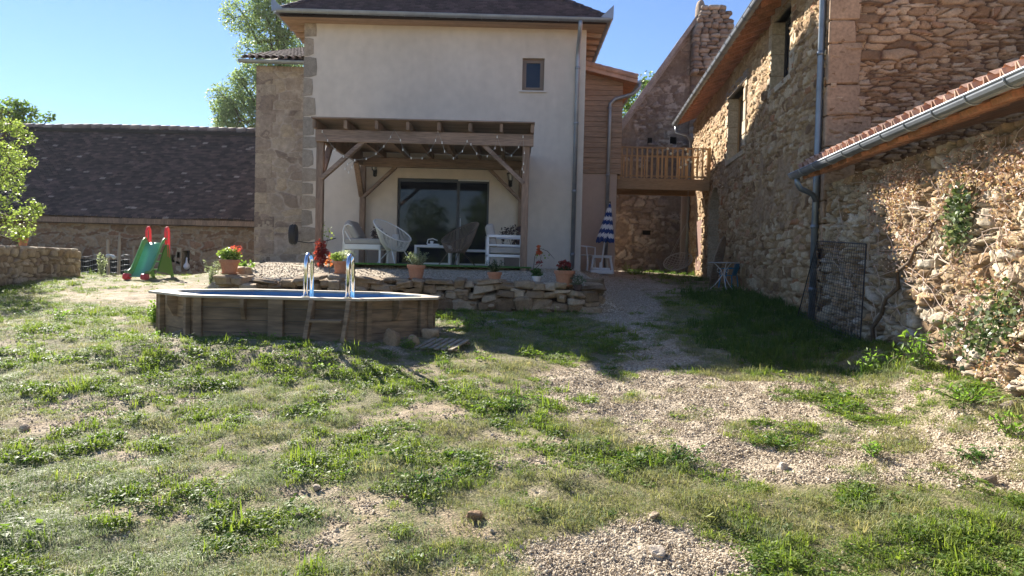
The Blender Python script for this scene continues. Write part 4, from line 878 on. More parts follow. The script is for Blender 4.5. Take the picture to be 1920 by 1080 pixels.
def lounge_left():
    t = thing('garden_sofa', 'white framed garden sofa with grey cushions and tilted backrest, left side of patio', 'sofa', (-3.0, 15.2, DZ - .03), R(-4))
    f = MB()
    for y in (-.34, .34):
        for x in (-.38, .36): f.box((x - .02, y - .02, 0), (x + .02, y + .02, .38 if x > 0 else .44))
        f.box((-.4, y - .02, .30), (.38, y + .02, .40)); f.tube([(-.38, y, .42), (-.40, y, .66), (-.37, y, .76), (-.30, y, .80), (-.22, y, .76)], .014, 8); f.tube([(-.36, y, .66), (-.24, y, .46)], .012, 6)
    f.box((-.40, -.32, .32), (-.36, .32, .38)); f.box((.34, -.32, .32), (.38, .32, .38)); f.build('frame', m_white, t, True, bevel=.004)
    rbox('seat_cushion', (.0, 0, .46), (.76, .68, .12), m_cush, t, .035); rbox('back_cushion', (-.24, 0, .68), (.15, .62, .42), m_cush, t, .05, tilt=(0, R(-32), 0))
lounge_left()
def low_table(label, loc, w, d, h):
    t = thing('low_table', label, 'table', loc, 0, 'nested white low tables'); m = MB(); m.box((-w / 2, -d / 2, h - .05), (w / 2, d / 2, h)); m.build('table_top', m_white, t, True, bevel=.004)
    for sx in (-1, 1):
        m = MB(); m.box((sx * (w / 2) - (.05 if sx > 0 else 0), -d / 2, 0), (sx * (w / 2) + (.05 if sx < 0 else 0), d / 2, h - .051)); m.build('leg', m_white, t, True, bevel=.004)
    m = MB(); m.box((-w / 2 + .051, d / 2 - .05, 0), (w / 2 - .051, d / 2 - .01, .04)); m.build('floor_bar', m_white, t, True)
low_table('white low table with a tray on it between the two string chairs', (-1.66, 15.5, DZ - .002), .75, .45, .40)
low_table('slightly lower white table standing right of the one with the tray', (-.85, 15.95, DZ - .002), .72, .42, .34)
m = MB(); m.box((-1.78, 15.36, DZ + .40), (-1.55, 15.6, DZ + .43)); m.lathe([(.03, 0), (.04, .06), (.035, .06)], (-1.7, 15.5, DZ + .43), 10); m.tube([(-1.8, 15.5, DZ + .43), (-1.78, 15.5, DZ + .52), (-1.68, 15.5, DZ + .54), (-1.58, 15.5, DZ + .5)], .012, 6)
o = m.build('serving_tray', m_white); tag(o, 'small pale tray with a cup on the white low table', 'tray')
# parasol base of grey fabric, a thermos-like pot on the sofa
m = MB(); m.lathe([(.05, 0), (.055, .02), (.05, .09), (.03, .12), (.03, .13)], (-2.62, 15.15, DZ + .49), 12); m.tube([(-2.58, 15.15, DZ + .5), (-2.53, 15.15, DZ + .55), (-2.56, 15.15, DZ + .61)], .006, 6); m.box((-2.86, 15.0, DZ + .49), (-2.48, 15.3, DZ + .505)); o = m.build('teapot', m_black); tag(o, 'dark teapot on a black tray on the left sofa seat', 'teapot')
m = MB(); m.box((-2.46, 15.1, DZ + .49), (-2.35, 15.2, DZ + .60)); o = m.build('white_box', m_white, bevel=.01); tag(o, 'small white box beside the dark teapot on the left sofa', 'box')

# ------------------------------------------------------------------ plants
m_terra = mat('terracotta', (.48, .22, .12), .8, .15, 5, .15, fine=.15); m_soil = mat('soil', (.05, .035, .022), .95, .3); m_stem = mat('green_stem', (.12, .14, .05), .7, .2); m_bark = mat('bark', (.13, .09, .06), .9, .35, 6, .8, stretch=(1, 1, .3), fine=.4)
lf_green = leafmat('green_leaf', (.05, .11, .02), (.11, .20, .04)); lf_dark = leafmat('dark_leaf', (.018, .035, .012), (.05, .08, .03), transl=.25); lf_grey = leafmat('silver_leaf', (.20, .24, .17), (.34, .38, .28), transl=.3)
lf_red = leafmat('red_leaf', (.20, .03, .03), (.36, .07, .07), transl=.4, tcol=1.4); lf_lime = leafmat('lime_leaf', (.15, .22, .05), (.30, .36, .10)); lf_pink = leafmat('pink_petal', (.55, .06, .07), (.70, .12, .10), transl=.3); lf_pale = leafmat('pale_flower', (.42, .46, .34), (.62, .64, .52), transl=.3)
lf_purple = leafmat('purple_leaf', (.035, .025, .03), (.09, .06, .07), transl=.2)
def pot(t, r, h, m=None, saucer=True):
    mb = MB(); mb.lathe([(r * .66, .012), (r * .70, .015), (r * .93, h * .76), (r * .95, h * .77), (r * 1.04, h * .78), (r * 1.07, h * .99), (r * 1.04, h), (r * .96, h * .99), (r * .92, h * .86), (0, h * .86)], (0, 0, 0), 28); mb.build('pot', m or m_terra, t, True, smooth=False)
    s = MB(); s.lathe([(r * .9, h * .865), (0, h * .885)], (0, 0, 0), 20); s.build('soil', m_soil, t, True)
    if saucer: q = MB(); q.lathe([(r * .75, 0), (r * .95, .025), (r * .9, .025), (r * .7, .01), (0, .01)], (0, 0, 0), 24); q.build('saucer', m_terra, t, True)
def cloud(rng, n, c, rad, shell=.3, flat=1):
    d = rng.normal(size=(n, 3)); d /= np.linalg.norm(d, axis=1)[:, None]; q = rng.uniform(shell, 1, n) ** .6
    return np.array(c) + d * q[:, None] * np.array(rad)
def potted(px, py, Y, r, h, label, leaves, group='potted plants along the dry stone wall', pm=None, z=None, stems=True, cat='potted plant', saucer=True):
    p = P(px, py, Y); zz = p.z if z is None else z; t = thing('potted_plant', label, cat, (p.x, Y, zz), 0, group); pot(t, r, h, pm, saucer)
    rng = np.random.default_rng(int(px * 7 + py)); w = np.array([p.x, Y, zz])
    for nm, n, c, rad, size, m, asp in leaves:
        c = np.array(c, float); C = cloud(rng, n, c, rad) + w; leaf_obj(nm, C, size, m, t, int(px) + n, aspect=asp)
    if stems:
        s = MB(); c = leaves[0][2]; rad = leaves[0][3]
        for k in range(9): a = k * .7; s.tube([w + np.array([.02 * math.cos(a), .02 * math.sin(a), h * .86]), w + np.array([c[0] + rad[0] * .7 * math.cos(a), rad[1] * .6 * math.sin(a), c[2] + rad[2] * (.5 if k % 2 else .1)])], [.006, .002], 5)
        s.build('stems', m_stem, t)
    return t
potted(430, 514, 12.25, .155, .24, 'terracotta pot of pink flowering geranium at the left end of the dry stone wall', [('foliage', 260, (0, 0, .33), (.2, .17, .11), .055, lf_lime, .8), ('green_leaves', 120, (.02, 0, .30), (.16, .15, .09), .06, lf_green, .8), ('flowers', 70, (.10, -.02, .40), (.14, .12, .09), .03, lf_pink, .9)])
potted(638, 513, 12.35, .12, .21, 'terracotta pot of lime green and frothy white plants behind the steel handrail', [('foliage', 200, (-.04, 0, .28), (.13, .12, .08), .045, lf_lime, .8), ('flowers', 420, (.10, 0, .32), (.16, .13, .08), .022, lf_pale, .7)])
def spiky(px, py, Y, r, h, label, m, n, L, spread, group='potted plants along the dry stone wall', sz=.03, pm=None, z=None):
    p = P(px, py, Y); zz = p.z if z is None else z; t = thing('potted_plant', label, 'potted plant', (p.x, Y, zz), 0, group); pot(t, r, h, pm); rng = np.random.default_rng(int(px)); C = []; s = MB(); w = np.array([p.x, Y, zz + h * .86])
    for k in range(n):
        a = rng.uniform(0, 6.28); q = spread * rng.uniform(.1, 1); l = L * rng.uniform(.5, 1); e = w + np.array([math.cos(a) * q, math.sin(a) * q, l]); s.tube([w + np.array([math.cos(a) * q * .2, math.sin(a) * q * .2, 0]), w + np.array([math.cos(a) * q * .7, math.sin(a) * q * .7, l * .5]), e], [.003, .003, .0015], 4)
        for j in range(12): f = rng.uniform(.15, 1); C.append(w + np.array([math.cos(a) * q * f, math.sin(a) * q * f, l * f]) + rng.normal(size=3) * .012)
    s.build('stems', m_stem, t); leaf_obj('foliage', C, sz, m, t, 5, up=.9, aspect=.35); return t
spiky(780, 524, 12.2, .145, .24, 'terracotta pot of silvery lavender in the middle of the dry stone wall', lf_grey, 46, .26, .24, sz=.04)
spiky(927, 533, 12.15, .115, .20, 'terracotta pot of dark wispy herb left of the small white bowl', lf_dark, 40, .24, .17, sz=.04)
potted(1006, 529, 12.2, .075, .10, 'small white bowl of dark green plant on a large flat stone', [('foliage', 230, (0, 0, .15), (.10, .09, .08), .045, leafmat('box_leaf', (.03, .08, .02), (.07, .15, .03)), .8)], pm=mat('white_ceramic', (.7, .69, .66), .4, .05), saucer=False)
potted(1058, 537, 12.1, .165, .26, 'large terracotta pot of deep red flowers near the right end of the dry stone wall', [('foliage', 160, (0, 0, .28), (.13, .12, .06), .05, lf_dark, .8), ('flowers', 260, (-.01, 0, .35), (.12, .11, .08), .04, lf_red, .9)])
potted(1083, 545, 11.95, .075, .10, 'little dark pot of grey-green herb at the right end of the dry stone wall', [('foliage', 260, (0, 0, .17), (.13, .12, .11), .04, leafmat('sage_leaf', (.07, .10, .06), (.14, .18, .11)), .4)], pm=mat('dark_pot', (.09, .06, .05), .8), saucer=False)
def big_planter(px, py, Y, label, w, h, fm, fh, fr):
    p = P(px, py, Y); t = thing('tall_planter', label, 'planter', (p.x, Y, DZ), 0); m = MB(); a = w / 2; b = a * .86
    m.add([(-b, -b, 0), (b, -b, 0), (b, b, 0), (-b, b, 0), (-a, -a, h), (a, -a, h), (a, a, h), (-a, a, h), (-a + .03, -a + .03, h), (a - .03, -a + .03, h), (a - .03, a - .03, h), (-a + .03, a - .03, h), (-a + .03, -a + .03, h - .05), (a - .03, -a + .03, h - .05), (a - .03, a - .03, h - .05), (-a + .03, a - .03, h - .05)],
          [(0, 1, 5, 4), (1, 2, 6, 5), (2, 3, 7, 6), (3, 0, 4, 7), (4, 5, 9, 8), (5, 6, 10, 9), (6, 7, 11, 10), (7, 4, 8, 11), (8, 9, 13, 12), (9, 10, 14, 13), (10, 11, 15, 14), (11, 8, 12, 15), (12, 13, 14, 15), (3, 2, 1, 0)]); m.build('planter_box', mat('taupe_planter', (.24, .20, .17), .8, .1), t, True)
    rng = np.random.default_rng(int(px)); C = cloud(rng, 520, (p.x, Y, DZ + h + fh * .5), (fr, fr, fh * .55)); C = C[fbm(C[:, 0] * 9, C[:, 2] * 9, 3, 2) > .42]; leaf_obj('foliage', C, .06, fm, t, 3)
    s = MB()
    for k in range(7): a = k * .9; s.tube([(0, 0, h - .05), (fr * .6 * math.cos(a), fr * .6 * math.sin(a), h + fh * .8)], [.008, .003], 5)
    s.build('stems', m_bark, t, True)
big_planter(960, 500, 15.6, 'square taupe planter with a tall dark shrub beside the right pergola post', .38, .42, lf_purple, .46, .30)
big_planter(706, 497, 16.6, 'square taupe planter with a small dark shrub behind the left sofa', .40, .40, lf_purple, .42, .17)

def climber(label, x, y, z, pts, spec, seed, cat='climbing plant'):
    t = thing('climbing_plant', label, cat, (x, y, z)); s = MB()
    for q in pts: s.tube([Vector((x, y, z)) + Vector(a) for a in q], [.006] * (len(q) - 1) + [.003], 5)
    s.build('stems', m_bark, t); rng = np.random.default_rng(seed)
    for nm, n, c, rad, size, m in spec: leaf_obj(nm, cloud(rng, n, np.array([x, y, z]) + np.array(c), rad, .1), size, m, t, seed, aspect=.85, droop=.3)
p = P(603, 486, 13.55)
climber('vine with crimson leaves climbing the foot of the left pergola post', p.x, 13.55, 1.53, [[(0, 0, 0), (.02, 0, .3), (-.02, .02, .6), (.05, 0, .8)], [(0, 0, 0), (.08, 0, .35), (.14, 0, .62)]], [('red_leaves', 210, (0, -.03, .22), (.13, .09, .26), .075, lf_red), ('yellow_leaves', 22, (.12, -.03, .62), (.12, .06, .16), .05, lf_lime)], 5)
p = P(1000, 503, 13.5)
climber('young vine with a few red and yellow leaves beside the right pergola post', p.x, 13.5, 1.52, [[(0, 0, 0), (.02, 0, .25), (.08, 0, .42), (.25, 0, .36), (.38, 0, .22)], [(0, 0, 0), (.10, 0, .1), (.14, 0, .28)]], [('red_leaves', 12, (.09, -.02, .36), (.07, .03, .09), .11, leafmat('coral_leaf', (.50, .08, .04), (.60, .16, .08), tcol=1.3)), ('yellow_leaves', 14, (.2, -.02, .3), (.2, .05, .14), .045, lf_lime), ('dark_red_leaves', 12, (.08, -.02, .14), (.12, .05, .06), .06, lf_red)], 9)
p = P(590, 470, 13.3)
climber('small sprig of orange-red leaves beside the pot of white frothy flowers', P(618, 497, 12.6).x, 12.6, 1.37, [[(0, 0, 0), (.0, 0, .2), (-.04, 0, .32)]], [('red_leaves', 30, (-.02, 0, .24), (.07, .05, .10), .05, leafmat('rust_leaf', (.30, .07, .03), (.42, .15, .06)))], 19, 'shrub')

# ------------------------------------------------------------------ dry stone retaining wall
def drywall():
    t = thing('dry_stone_wall', 'low dry stone retaining wall of rough blocks under the row of flower pots', 'wall', (-1.6, 12.0, .8)); rg = random.Random(11); m = MB()
    path = [(-4.75, 12.75), (-4.72, 12.12), (-4.0, 12.0), (1.05, 11.95), (1.42, 12.12), (1.52, 12.9)]
    seg = []; tot = 0
    for a, b in zip(path, path[1:]): l = math.dist(a, b); seg.append((tot, tot + l, a, b)); tot += l
    def at(s):
        for s0, s1, a, b in seg:
            if s <= s1 or s1 == tot: f = (s - s0) / (s1 - s0); return a[0] + (b[0] - a[0]) * f, a[1] + (b[1] - a[1]) * f, math.atan2(b[1] - a[1], b[0] - a[0])
    lay = [(0, .44, .19, .40), (1, .30, .12, .26), (2, .36, .12, .24), (3, .46, .12, .42)]
    top = {}; N_ = int(tot / .04) + 2; hgt = np.zeros(N_)
    zb0 = [tz(at(min(i * .04, tot))[0], at(min(i * .04, tot))[1] - .35) - .03 for i in range(N_)]
    for r, (row, wmax, hh, dd) in enumerate(lay):
        s = rg.uniform(-.15, 0)
        while s < tot:
            w = rg.uniform(.16, wmax); i0 = max(0, int(s / .04)); i1 = min(N_ - 1, int((s + w) / .04)); base = float(hgt[i0:i1 + 1].mean()) if i1 >= i0 else 0
            x, y, a = at(min(max(s + w / 2, 0), tot)); zb = zb0[min(N_ - 1, max(0, int((s + w / 2) / .04)))]; cap = 1.29 + rg.uniform(-.05, .06) - zb; h = hh * rg.uniform(.6, 1.35)
            if r == 3: h = max(.07, cap - base)
            if base < cap - .04:
                m.cur = rg.random(); m.rock((x + math.sin(a) * -.1, y + math.cos(a) * .14 + rg.uniform(-.05, .04), zb + base + h / 2), (w * 1.05, .36 if r < 3 else .5, h * 1.05), rg.random(), rg.uniform(.26, .46), 14, 9, Euler((rg.uniform(-.12, .12), rg.uniform(-.16, .16), a + rg.uniform(-.15, .15))), .09)
                hgt[i0:i1 + 1] = base + h * .93
            s += w * .96
    for _ in range(9):
        s = rg.uniform(.7, tot - .9); x, y, a = at(s); m.cur = rg.random(); m.rock((x, y + .2, 1.31 + rg.uniform(-.01, .03)), (rg.uniform(.22, .46), .3, rg.uniform(.06, .11)), rg.random(), .55, 14, 8, Euler((0, rg.uniform(-.12, .12), rg.uniform(-.3, .3))), .12)
    # small wedges in the joints
    for _ in range(70): s = rg.uniform(.6, tot - .4); x, y, a = at(s); m.cur = rg.random(); m.rock((x, y + .03, tz(x, y - .35) + rg.uniform(.05, .42)), (rg.uniform(.06, .13), .15, rg.uniform(.03, .07)), rg.random(), .5, 8, 6, None, .1)
    m.build('stones', m_dry, t, smooth=False)
    b = MB(); b.prism([(-4.6, 12.85), (-4.55, 12.22), (-3.95, 12.12), (1.0, 12.1), (1.3, 12.25), (1.35, 12.9)], .5, 1.24); b.build('fill', m_soil, t)
drywall()
# ------------------------------------------------------------------ pool
def pool():
    cx, cy = -2.79, 9.72; t = thing('wooden_pool', 'elongated wooden above-ground pool half sunk in the lawn, with blue water', 'pool', (cx, cy, .62)); zr = 1.17; th = R(1.2)
    def oc(hl, hs, hw, he):
        q = [(-hs, -hw), (hs, -hw), (hl, -he), (hl, he), (hs, hw), (-hs, hw), (-hl, he), (-hl, -he)]; return [(cx + x * math.cos(th) - y * math.sin(th), cy + x * math.sin(th) + y * math.cos(th)) for x, y in q]
    out = oc(1.84, 1.0, 1.14, .28); inn = oc(1.60, .90, .94, .20); body = oc(1.70, .95, 1.03, .24); bin_ = oc(1.64, .92, .98, .22); zb = .45
    for i in range(8):
        j = (i + 1) % 8; r = MB(); a, b, c, d = out[i], out[j], inn[j], inn[i]
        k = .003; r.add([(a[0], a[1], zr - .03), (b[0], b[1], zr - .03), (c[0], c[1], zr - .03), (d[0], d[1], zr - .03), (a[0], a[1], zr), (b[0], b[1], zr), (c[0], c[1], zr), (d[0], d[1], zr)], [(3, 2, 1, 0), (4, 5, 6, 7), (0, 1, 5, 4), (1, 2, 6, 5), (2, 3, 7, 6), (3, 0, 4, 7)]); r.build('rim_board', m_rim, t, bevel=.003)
    rg = random.Random(4)
    for i in range(8):
        j = (i + 1) % 8; a = Vector((*body[i], 0)); b = Vector((*body[j], 0)); d = (b - a).normalized(); n = Vector((d.y, -d.x, 0)); z = zb; m = MB()
        while z < zr - .04:
            h = min(.145, zr - .032 - z); o = rg.uniform(0, .006); m.cur = rg.random(); q = []
            for s in (n * o, -n * .05):
                q += [a + s + Vector((0, 0, z)), b + s + Vector((0, 0, z)), b + s + Vector((0, 0, z + h - .006)), a + s + Vector((0, 0, z + h - .006))]
            m.add(q, [(0, 1, 2, 3), (7, 6, 5, 4), (0, 4, 5, 1), (3, 2, 6, 7), (1, 5, 6, 2), (4, 0, 3, 7)]); z += h
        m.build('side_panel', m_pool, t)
        def stud(f, w, dep, nm='stud', z1=zr - .03, z0=zb):
            c = a.lerp(b, f); s = MB(); q = []
            for u in (-w / 2, w / 2):
                for v in (.008, dep): q.append(c + d * u + n * v)
            s.add([(p.x, p.y, z0) for p in (q[0], q[1], q[3], q[2])] + [(p.x, p.y, z1) for p in (q[0], q[1], q[3], q[2])], [(3, 2, 1, 0), (4, 5, 6, 7), (0, 1, 5, 4), (1, 2, 6, 5), (2, 3, 7, 6), (3, 0, 4, 7)]); return s.build(nm, m_pool, t, bevel=.004)
        def corbel(f, big=1):
            c = a.lerp(b, f); s = MB(); q = []
            for u in (-.022, .022):
                for v, zz in ((.008, zr - .032), (.13, zr - .032), (.13, zr - .13), (.05, zr - .28 * big), (.008, zr - .28 * big)): p = c + d * u + n * v; q.append((p.x, p.y, zz))
            s.add(q, [(0, 1, 2, 3, 4), (9, 8, 7, 6, 5)] + [(k, 5 + k, 5 + (k + 1) % 5, (k + 1) % 5) for k in range(5)]); s.build('bracket', m_pool, t)
        if i in (0, 4): [stud(f, .09, .07) for f in (.03, .97)]; stud(.51, .17, .10); corbel(.31); corbel(.73)
        else: stud(.12, .07, .07); stud(.88, .07, .07); corbel(.5)
    l = MB(); k = bin_; l.prism(k, zb - .1, zb); n = 8
    l.add([(x, y, zb) for x, y in inn] + [(x, y, zr - .032) for x, y in inn], [(i, i + 8, (i + 1) % 8 + 8, (i + 1) % 8) for i in range(8)]); l.build('liner', mat('pool_liner', (.10, .26, .46), .5, .08), t)
    w = MB(); w.add([(x, y, zr - .085) for x, y in inn], [tuple(range(8))]); wm = bpy.data.materials.new('pool_water'); tt, b = nodes(wm); b.inputs['Base Color'].default_value = (.07, .19, .38, 1); b.inputs['Roughness'].default_value = .08; b.inputs['Specular IOR Level'].default_value = .35
    nn = N(tt, 'ShaderNodeTexNoise', inp={'Scale': 7., 'Detail': 2.}); bp = N(tt, 'ShaderNodeBump', inp={'Strength': .25, 'Distance': .02}); tt.links.new(nn.outputs[0], bp.inputs['Height']); tt.links.new(bp.outputs[0], b.inputs['Normal']); w.build('water', wm, t)
    # steel handrails of the ladder over the front rim
    st = mat('stainless', (.80, .80, .80), .12, .02, metal=1.)
    for px in (573, 652):
        x = P(px, 550, 8.66).x; h = MB(); y = 8.66; pts = [(x, y, zr - .02), (x, y, zr + .38)] + [(x, y + .13 - .13 * math.cos(a), zr + .38 + .13 * math.sin(a)) for a in [math.pi * k / 10 for k in range(1, 10)]] + [(x, y + .26, zr + .38), (x, y + .26, zr - .3)]
        h.tube(pts, .024, 14); h.build('handrail', st, t, smooth=True); f = MB(); f.lathe([(.05, zr + .001), (.05, zr + .012), (.03, zr + .02)], (x, y, 0), 14); f.build('flange', st, t)
    for z in (.9, .7, .5): s = MB(); s.box((P(573, 550, 8.9).x, 8.88, z), (P(652, 550, 8.9).x, 8.95, z + .03)); s.build('inner_step', st, t)
    # outside wooden steps: two raking stringers and a tread
    xa, xb = P(576, 600, 8.5).x, P(646, 600, 8.5).x
    for x, lean in ((xa, -.0), (xb, .0)): s = MB(); s.beam((x, 8.33, .5), (x + .04, 8.56, zr - .03), .05, .10, (0, -1, .3)); s.build('step_stringer', m_pool, t, bevel=.004)
    s = MB(); s.box((xa + .045, 8.36, .90), (xb - .008, 8.50, .93)); s.build('tread', m_pool, t, bevel=.003)
    s = MB(); s.box((xa + .03, 8.30, .66), (xb - .02, 8.43, .69)); s.build('tread', m_pool, t, bevel=.003)
pool()
# slatted duckboard and stones at the pool foot
def duck(px, py, Y, label, n, w, rz):
    p = P(px, py, Y); t = thing('duckboard', label, 'duckboard', (p.x, Y, tz(p.x, Y) + .015), rz); m = MB(); rg = random.Random(1)
    for k in range(n): o = k * .085; q = MB(); q.box((o - n * .0425, -w / 2, .02), (o - n * .0425 + .055, w / 2, .038)); q.build('slat', mat('duckboard_wood', (.36, .29, .20), .8, .3, 5, .3, fine=.3), t, True, bevel=.002)
    for y in (-w * .36, w * .36): q = MB(); q.box((-n * .0425 - .02, y - .025, 0), (n * .0425, y + .025, .019)); q.build('runner', m_pool, t, True)
    t.rotation_euler = (R(7), 0, rz)
duck(832, 628, 8.75, 'slatted wooden duckboard lying in the grass right of the pool', 6, .55, R(-18)); duck(352, 610, 8.75, 'slatted wooden duckboard under the left corner of the pool', 5, .35, R(-12))
ROCK = [(735, 628, .13, .16, 'broad brown boulder lying against the right end of the pool'), (775, 626, .10, .11, 'smaller boulder right of the broad one at the pool foot'), (808, 600, .14, .10, 'rounded stone half hidden behind the right pool corner')]
for i, (px, py, w, h, lab) in enumerate(ROCK):
    Y = 8.72 if i < 2 else 9.3; p = P(px, py, Y); m = MB(); m.cur = .3 + .2 * i; zz = tz(p.x, Y); m.rock((p.x, Y, zz + h * .4), (w * 1.5, w, h * 1.5), i + 3, .7, 16, 10, None, .12); tag(m.build('boulder', m_dry, smooth=True), lab, 'stone', 'stones round the pool foot')

# ------------------------------------------------------------------ slide
def slide():
    x, y = -8.72, 18.1; t = thing('garden_slide', 'green plastic garden slide with red handles in front of the outhouse', 'slide', (x, y, tz(x, y) - .01), R(4), scale=.95)
    mg = mat('slide_green', (.28, .66, .45), .35, .06, transl=.35); mg2 = mat('slide_light_green', (.26, .54, .20), .4, .08, transl=.35); md = mat('slide_dark_green', (.09, .25, .035), .45, .08, transl=.35); mr = mat('slide_red', (.78, .12, .14), .35, .06, transl=.35)
    prof = [(0, .93), (-.10, .93), (-.22, .86), (-.45, .60), (-.68, .34), (-.86, .17), (-1.02, .10), (-1.22, .085)]
    def sheet(mb, xa, xb, dz0, dz1, tk=.02):
        n = len(prof); vs = []
        for s in (0, -tk):
            for (yy, z) in prof: vs += [(xa, yy, z + dz0 + s), (xb, yy, z + dz1 + s)]
        fs = []
        for i in range(n - 1): fs += [(2 * i, 2 * i + 1, 2 * i + 3, 2 * i + 2), (2 * n + 2 * i + 1, 2 * n + 2 * i, 2 * n + 2 * i + 2, 2 * n + 2 * i + 3), (2 * i + 2, 2 * n + 2 * i + 2, 2 * n + 2 * i, 2 * i), (2 * i + 1, 2 * n + 2 * i + 1, 2 * n + 2 * i + 3, 2 * i + 3)]
        fs += [(2 * n - 2, 2 * n - 1, 4 * n - 1, 4 * n - 2)]; mb.add(vs, fs)
    m = MB(); sheet(m, -.19, .19, 0, 0); m.build('chute', mg, t, True, smooth=True)
    for s in (-1, 1):
        m = MB(); sheet(m, s * .19, s * .24, 0, .11) if s > 0 else sheet(m, -.24, -.19, .11, 0)
        m.tube([(s * .245, yy, z + .10) for yy, z in prof], .026, 8); m.build('chute_side', mg2, t, True, smooth=True)
        f = MB(); f.rock((s * .21, -1.18, .075), (.16, .28, .15), 3, .6, 14, 8, None, .03); f.build('foot', mr, t, True, smooth=True)
        # flat ladder side panel, wide at the bottom
        a = MB(); q = [(-.02, .88), (.10, .90), (.30, .52), (.46, .16), (.56, 0), (.40, 0), (.34, .10), (.0, .16), (-.3, .18), (-.52, .20), (-.40, .40), (-.2, .68)]
        vs = [(s * .23, yy, z) for yy, z in q] + [(s * .26, yy, z) for yy, z in q]; n = len(q); a.add(vs, [tuple(range(n)), tuple(reversed(range(n, 2 * n)))] + [(k, (k + 1) % n, n + (k + 1) % n, n + k) for k in range(n)]); a.build('ladder_side', md, t, True)
        h = MB(); loop = [(.10, .58), (.06, .85), (.0, 1.05), (-.03, 1.2), (.03, 1.31), (.12, 1.33), (.19, 1.25), (.21, 1.08), (.21, .85), (.20, .55)]
        h.tube([(s * .235, yy, z) for yy, z in loop], .033, 8); h.box((s * .235 - .02, .11, .5), (s * .235 + .02, .19, .88)); h.build('handle', mr, t, True, smooth=False)
    for z in (.22, .43, .64): m = MB(); m.box((-.23, .33 - z * .35, z), (.23, .44 - z * .35, z + .03)); m.build('step', mg2, t, True, bevel=.006)
slide()

# ------------------------------------------------------------------ low wall at the left, its pots, fence, things by the outhouse
def lowwall():
    t = thing('low_garden_wall', 'low mortarless stone garden wall with a flat top at the far left of the lawn', 'wall', (-11, 16, .9)); a = Vector((-9.35, 12.0, 0)); b = Vector((-10.6, 18.0, 0)); d = (b - a).normalized(); n = Vector((d.y, -d.x, 0)); L = (b - a).length
    q = []; z0, z1 = .6, 1.70
    stone_wall('wall', t, (a.x, a.y, z0), tuple(d), L, z1 - z0, m_low, .022, .26, .12, .05, seed=141, nrm=tuple(n), joint=.18)
    c = MB()
    c.add([a + Vector((0, 0, z0)), b + Vector((0, 0, z0)), b - n * .45 + Vector((0, 0, z0)), a - n * .45 + Vector((0, 0, z0)), a + Vector((0, 0, z1)), b + Vector((0, 0, z1)), b - n * .45 + Vector((0, 0, z1)), a - n * .45 + Vector((0, 0, z1))], [(4, 5, 6, 7), (1, 2, 6, 5), (2, 3, 7, 6), (3, 0, 4, 7)]); c.build('wall_core', m_low, t)
    c = MB(); rg = random.Random(3); s = 0
    while s < L:
        w = rg.uniform(.25, .5); c.cur = rg.random(); p = a + d * (s + w / 2) - n * .22; c.rock((p.x, p.y, z1 + .01), (.54, w * 1.02, .09), rg.random(), .35, 14, 8, Euler((0, 0, math.atan2(d.y, d.x) - math.pi / 2)), .03); s += w
    c.build('coping', m_low, t, smooth=True)
    c = MB(); z = z0
    for k in range(5): c.cur = rg.random(); h = .22; c.rock((b.x - .2, b.y + .0, z + h / 2), (.5, .3, h), rg.random(), .35, 14, 8, None, .03); z += h
    c.build('end_stones', m_low, t, smooth=True)
    def onwall(f): p = a + d * (L * f) - n * .2; return p
    for f, r, lab, lv in ((.93 * 0 + .60, .1, 'terracotta pot with a yellow-green plant on the garden wall, the one nearer its free end', [('foliage', 130, (-.05, 0, .24), (.20, .14, .11), .06, lf_lime, .7)]), (.17, .1, 'terracotta pot on the garden wall under the leaves of the young tree', [('foliage', 110, (.05, 0, .20), (.16, .12, .08), .06, lf_lime, .7)])):
        p = onwall(f); tt = thing('potted_plant', lab, 'potted plant', (p.x, p.y, z1 + .055), 0, 'pots on the garden wall'); pot(tt, r, .17, None, False); rng = np.random.default_rng(int(f * 100))
        for nm, n_, c_, rad, size, m, asp in lv: leaf_obj(nm, cloud(rng, n_, np.array(c_) + np.array([p.x, p.y, z1 + .055]), rad), size, m, tt, 3, aspect=asp)
lowwall()
def fence():
    t = thing('wire_fence', 'sagging wire mesh fence on grey wooden posts in front of the outhouse opening', 'fence', (-9.6, 19.6, 1)); gp = mat('grey_post2', (.28, .25, .21), .85, .3, 4, .4, stretch=(1, 1, .1)); Y = 19.5
    xs = [P(px, 500, Y).x for px in (148, 203, 222, 252)]
    for i, (x, h) in enumerate(zip(xs, (.5, .95, 1.05, .80))): m = MB(); m.tube([(x, Y, .85), (x + .02 * (-1) ** i, Y, 1.08 + h)], [.045, .035] if i else .02, 8); m.build('post', gp, t)
    w = MB(); n = 40
    for k in range(n + 1): x = xs[0] + (xs[3] + .4 - xs[0]) * k / n; w.tube([(x, Y - .03, 1.0), (x, Y - .03, 1.62 - .05 * math.sin(k * .4))], .002, 3)
    for z in (1.05, 1.2, 1.34, 1.48, 1.6): w.tube([(xs[0] + (xs[3] + .4 - xs[0]) * k / n, Y - .03, z - .04 * math.sin(k * .4)) for k in range(n + 1)], .0022, 3)
    w.build('wire_mesh', m_zincd, t)
    g = MB(); p = P(207, 480, 19.4); g.ball((p.x - .07, 19.4, p.z), .05); g.ball((p.x + .09, 19.4, p.z - .03), .05); g.tube([(p.x - .07, 19.4, p.z + .03), (p.x + .09, 19.4, p.z)], .03, 6); tag(g.build('hanging_ornament', mat('pale_blue_metal', (.45, .5, .55), .5)), 'pale blue-grey ornament hung on the tallest fence post', 'ornament')
fence()
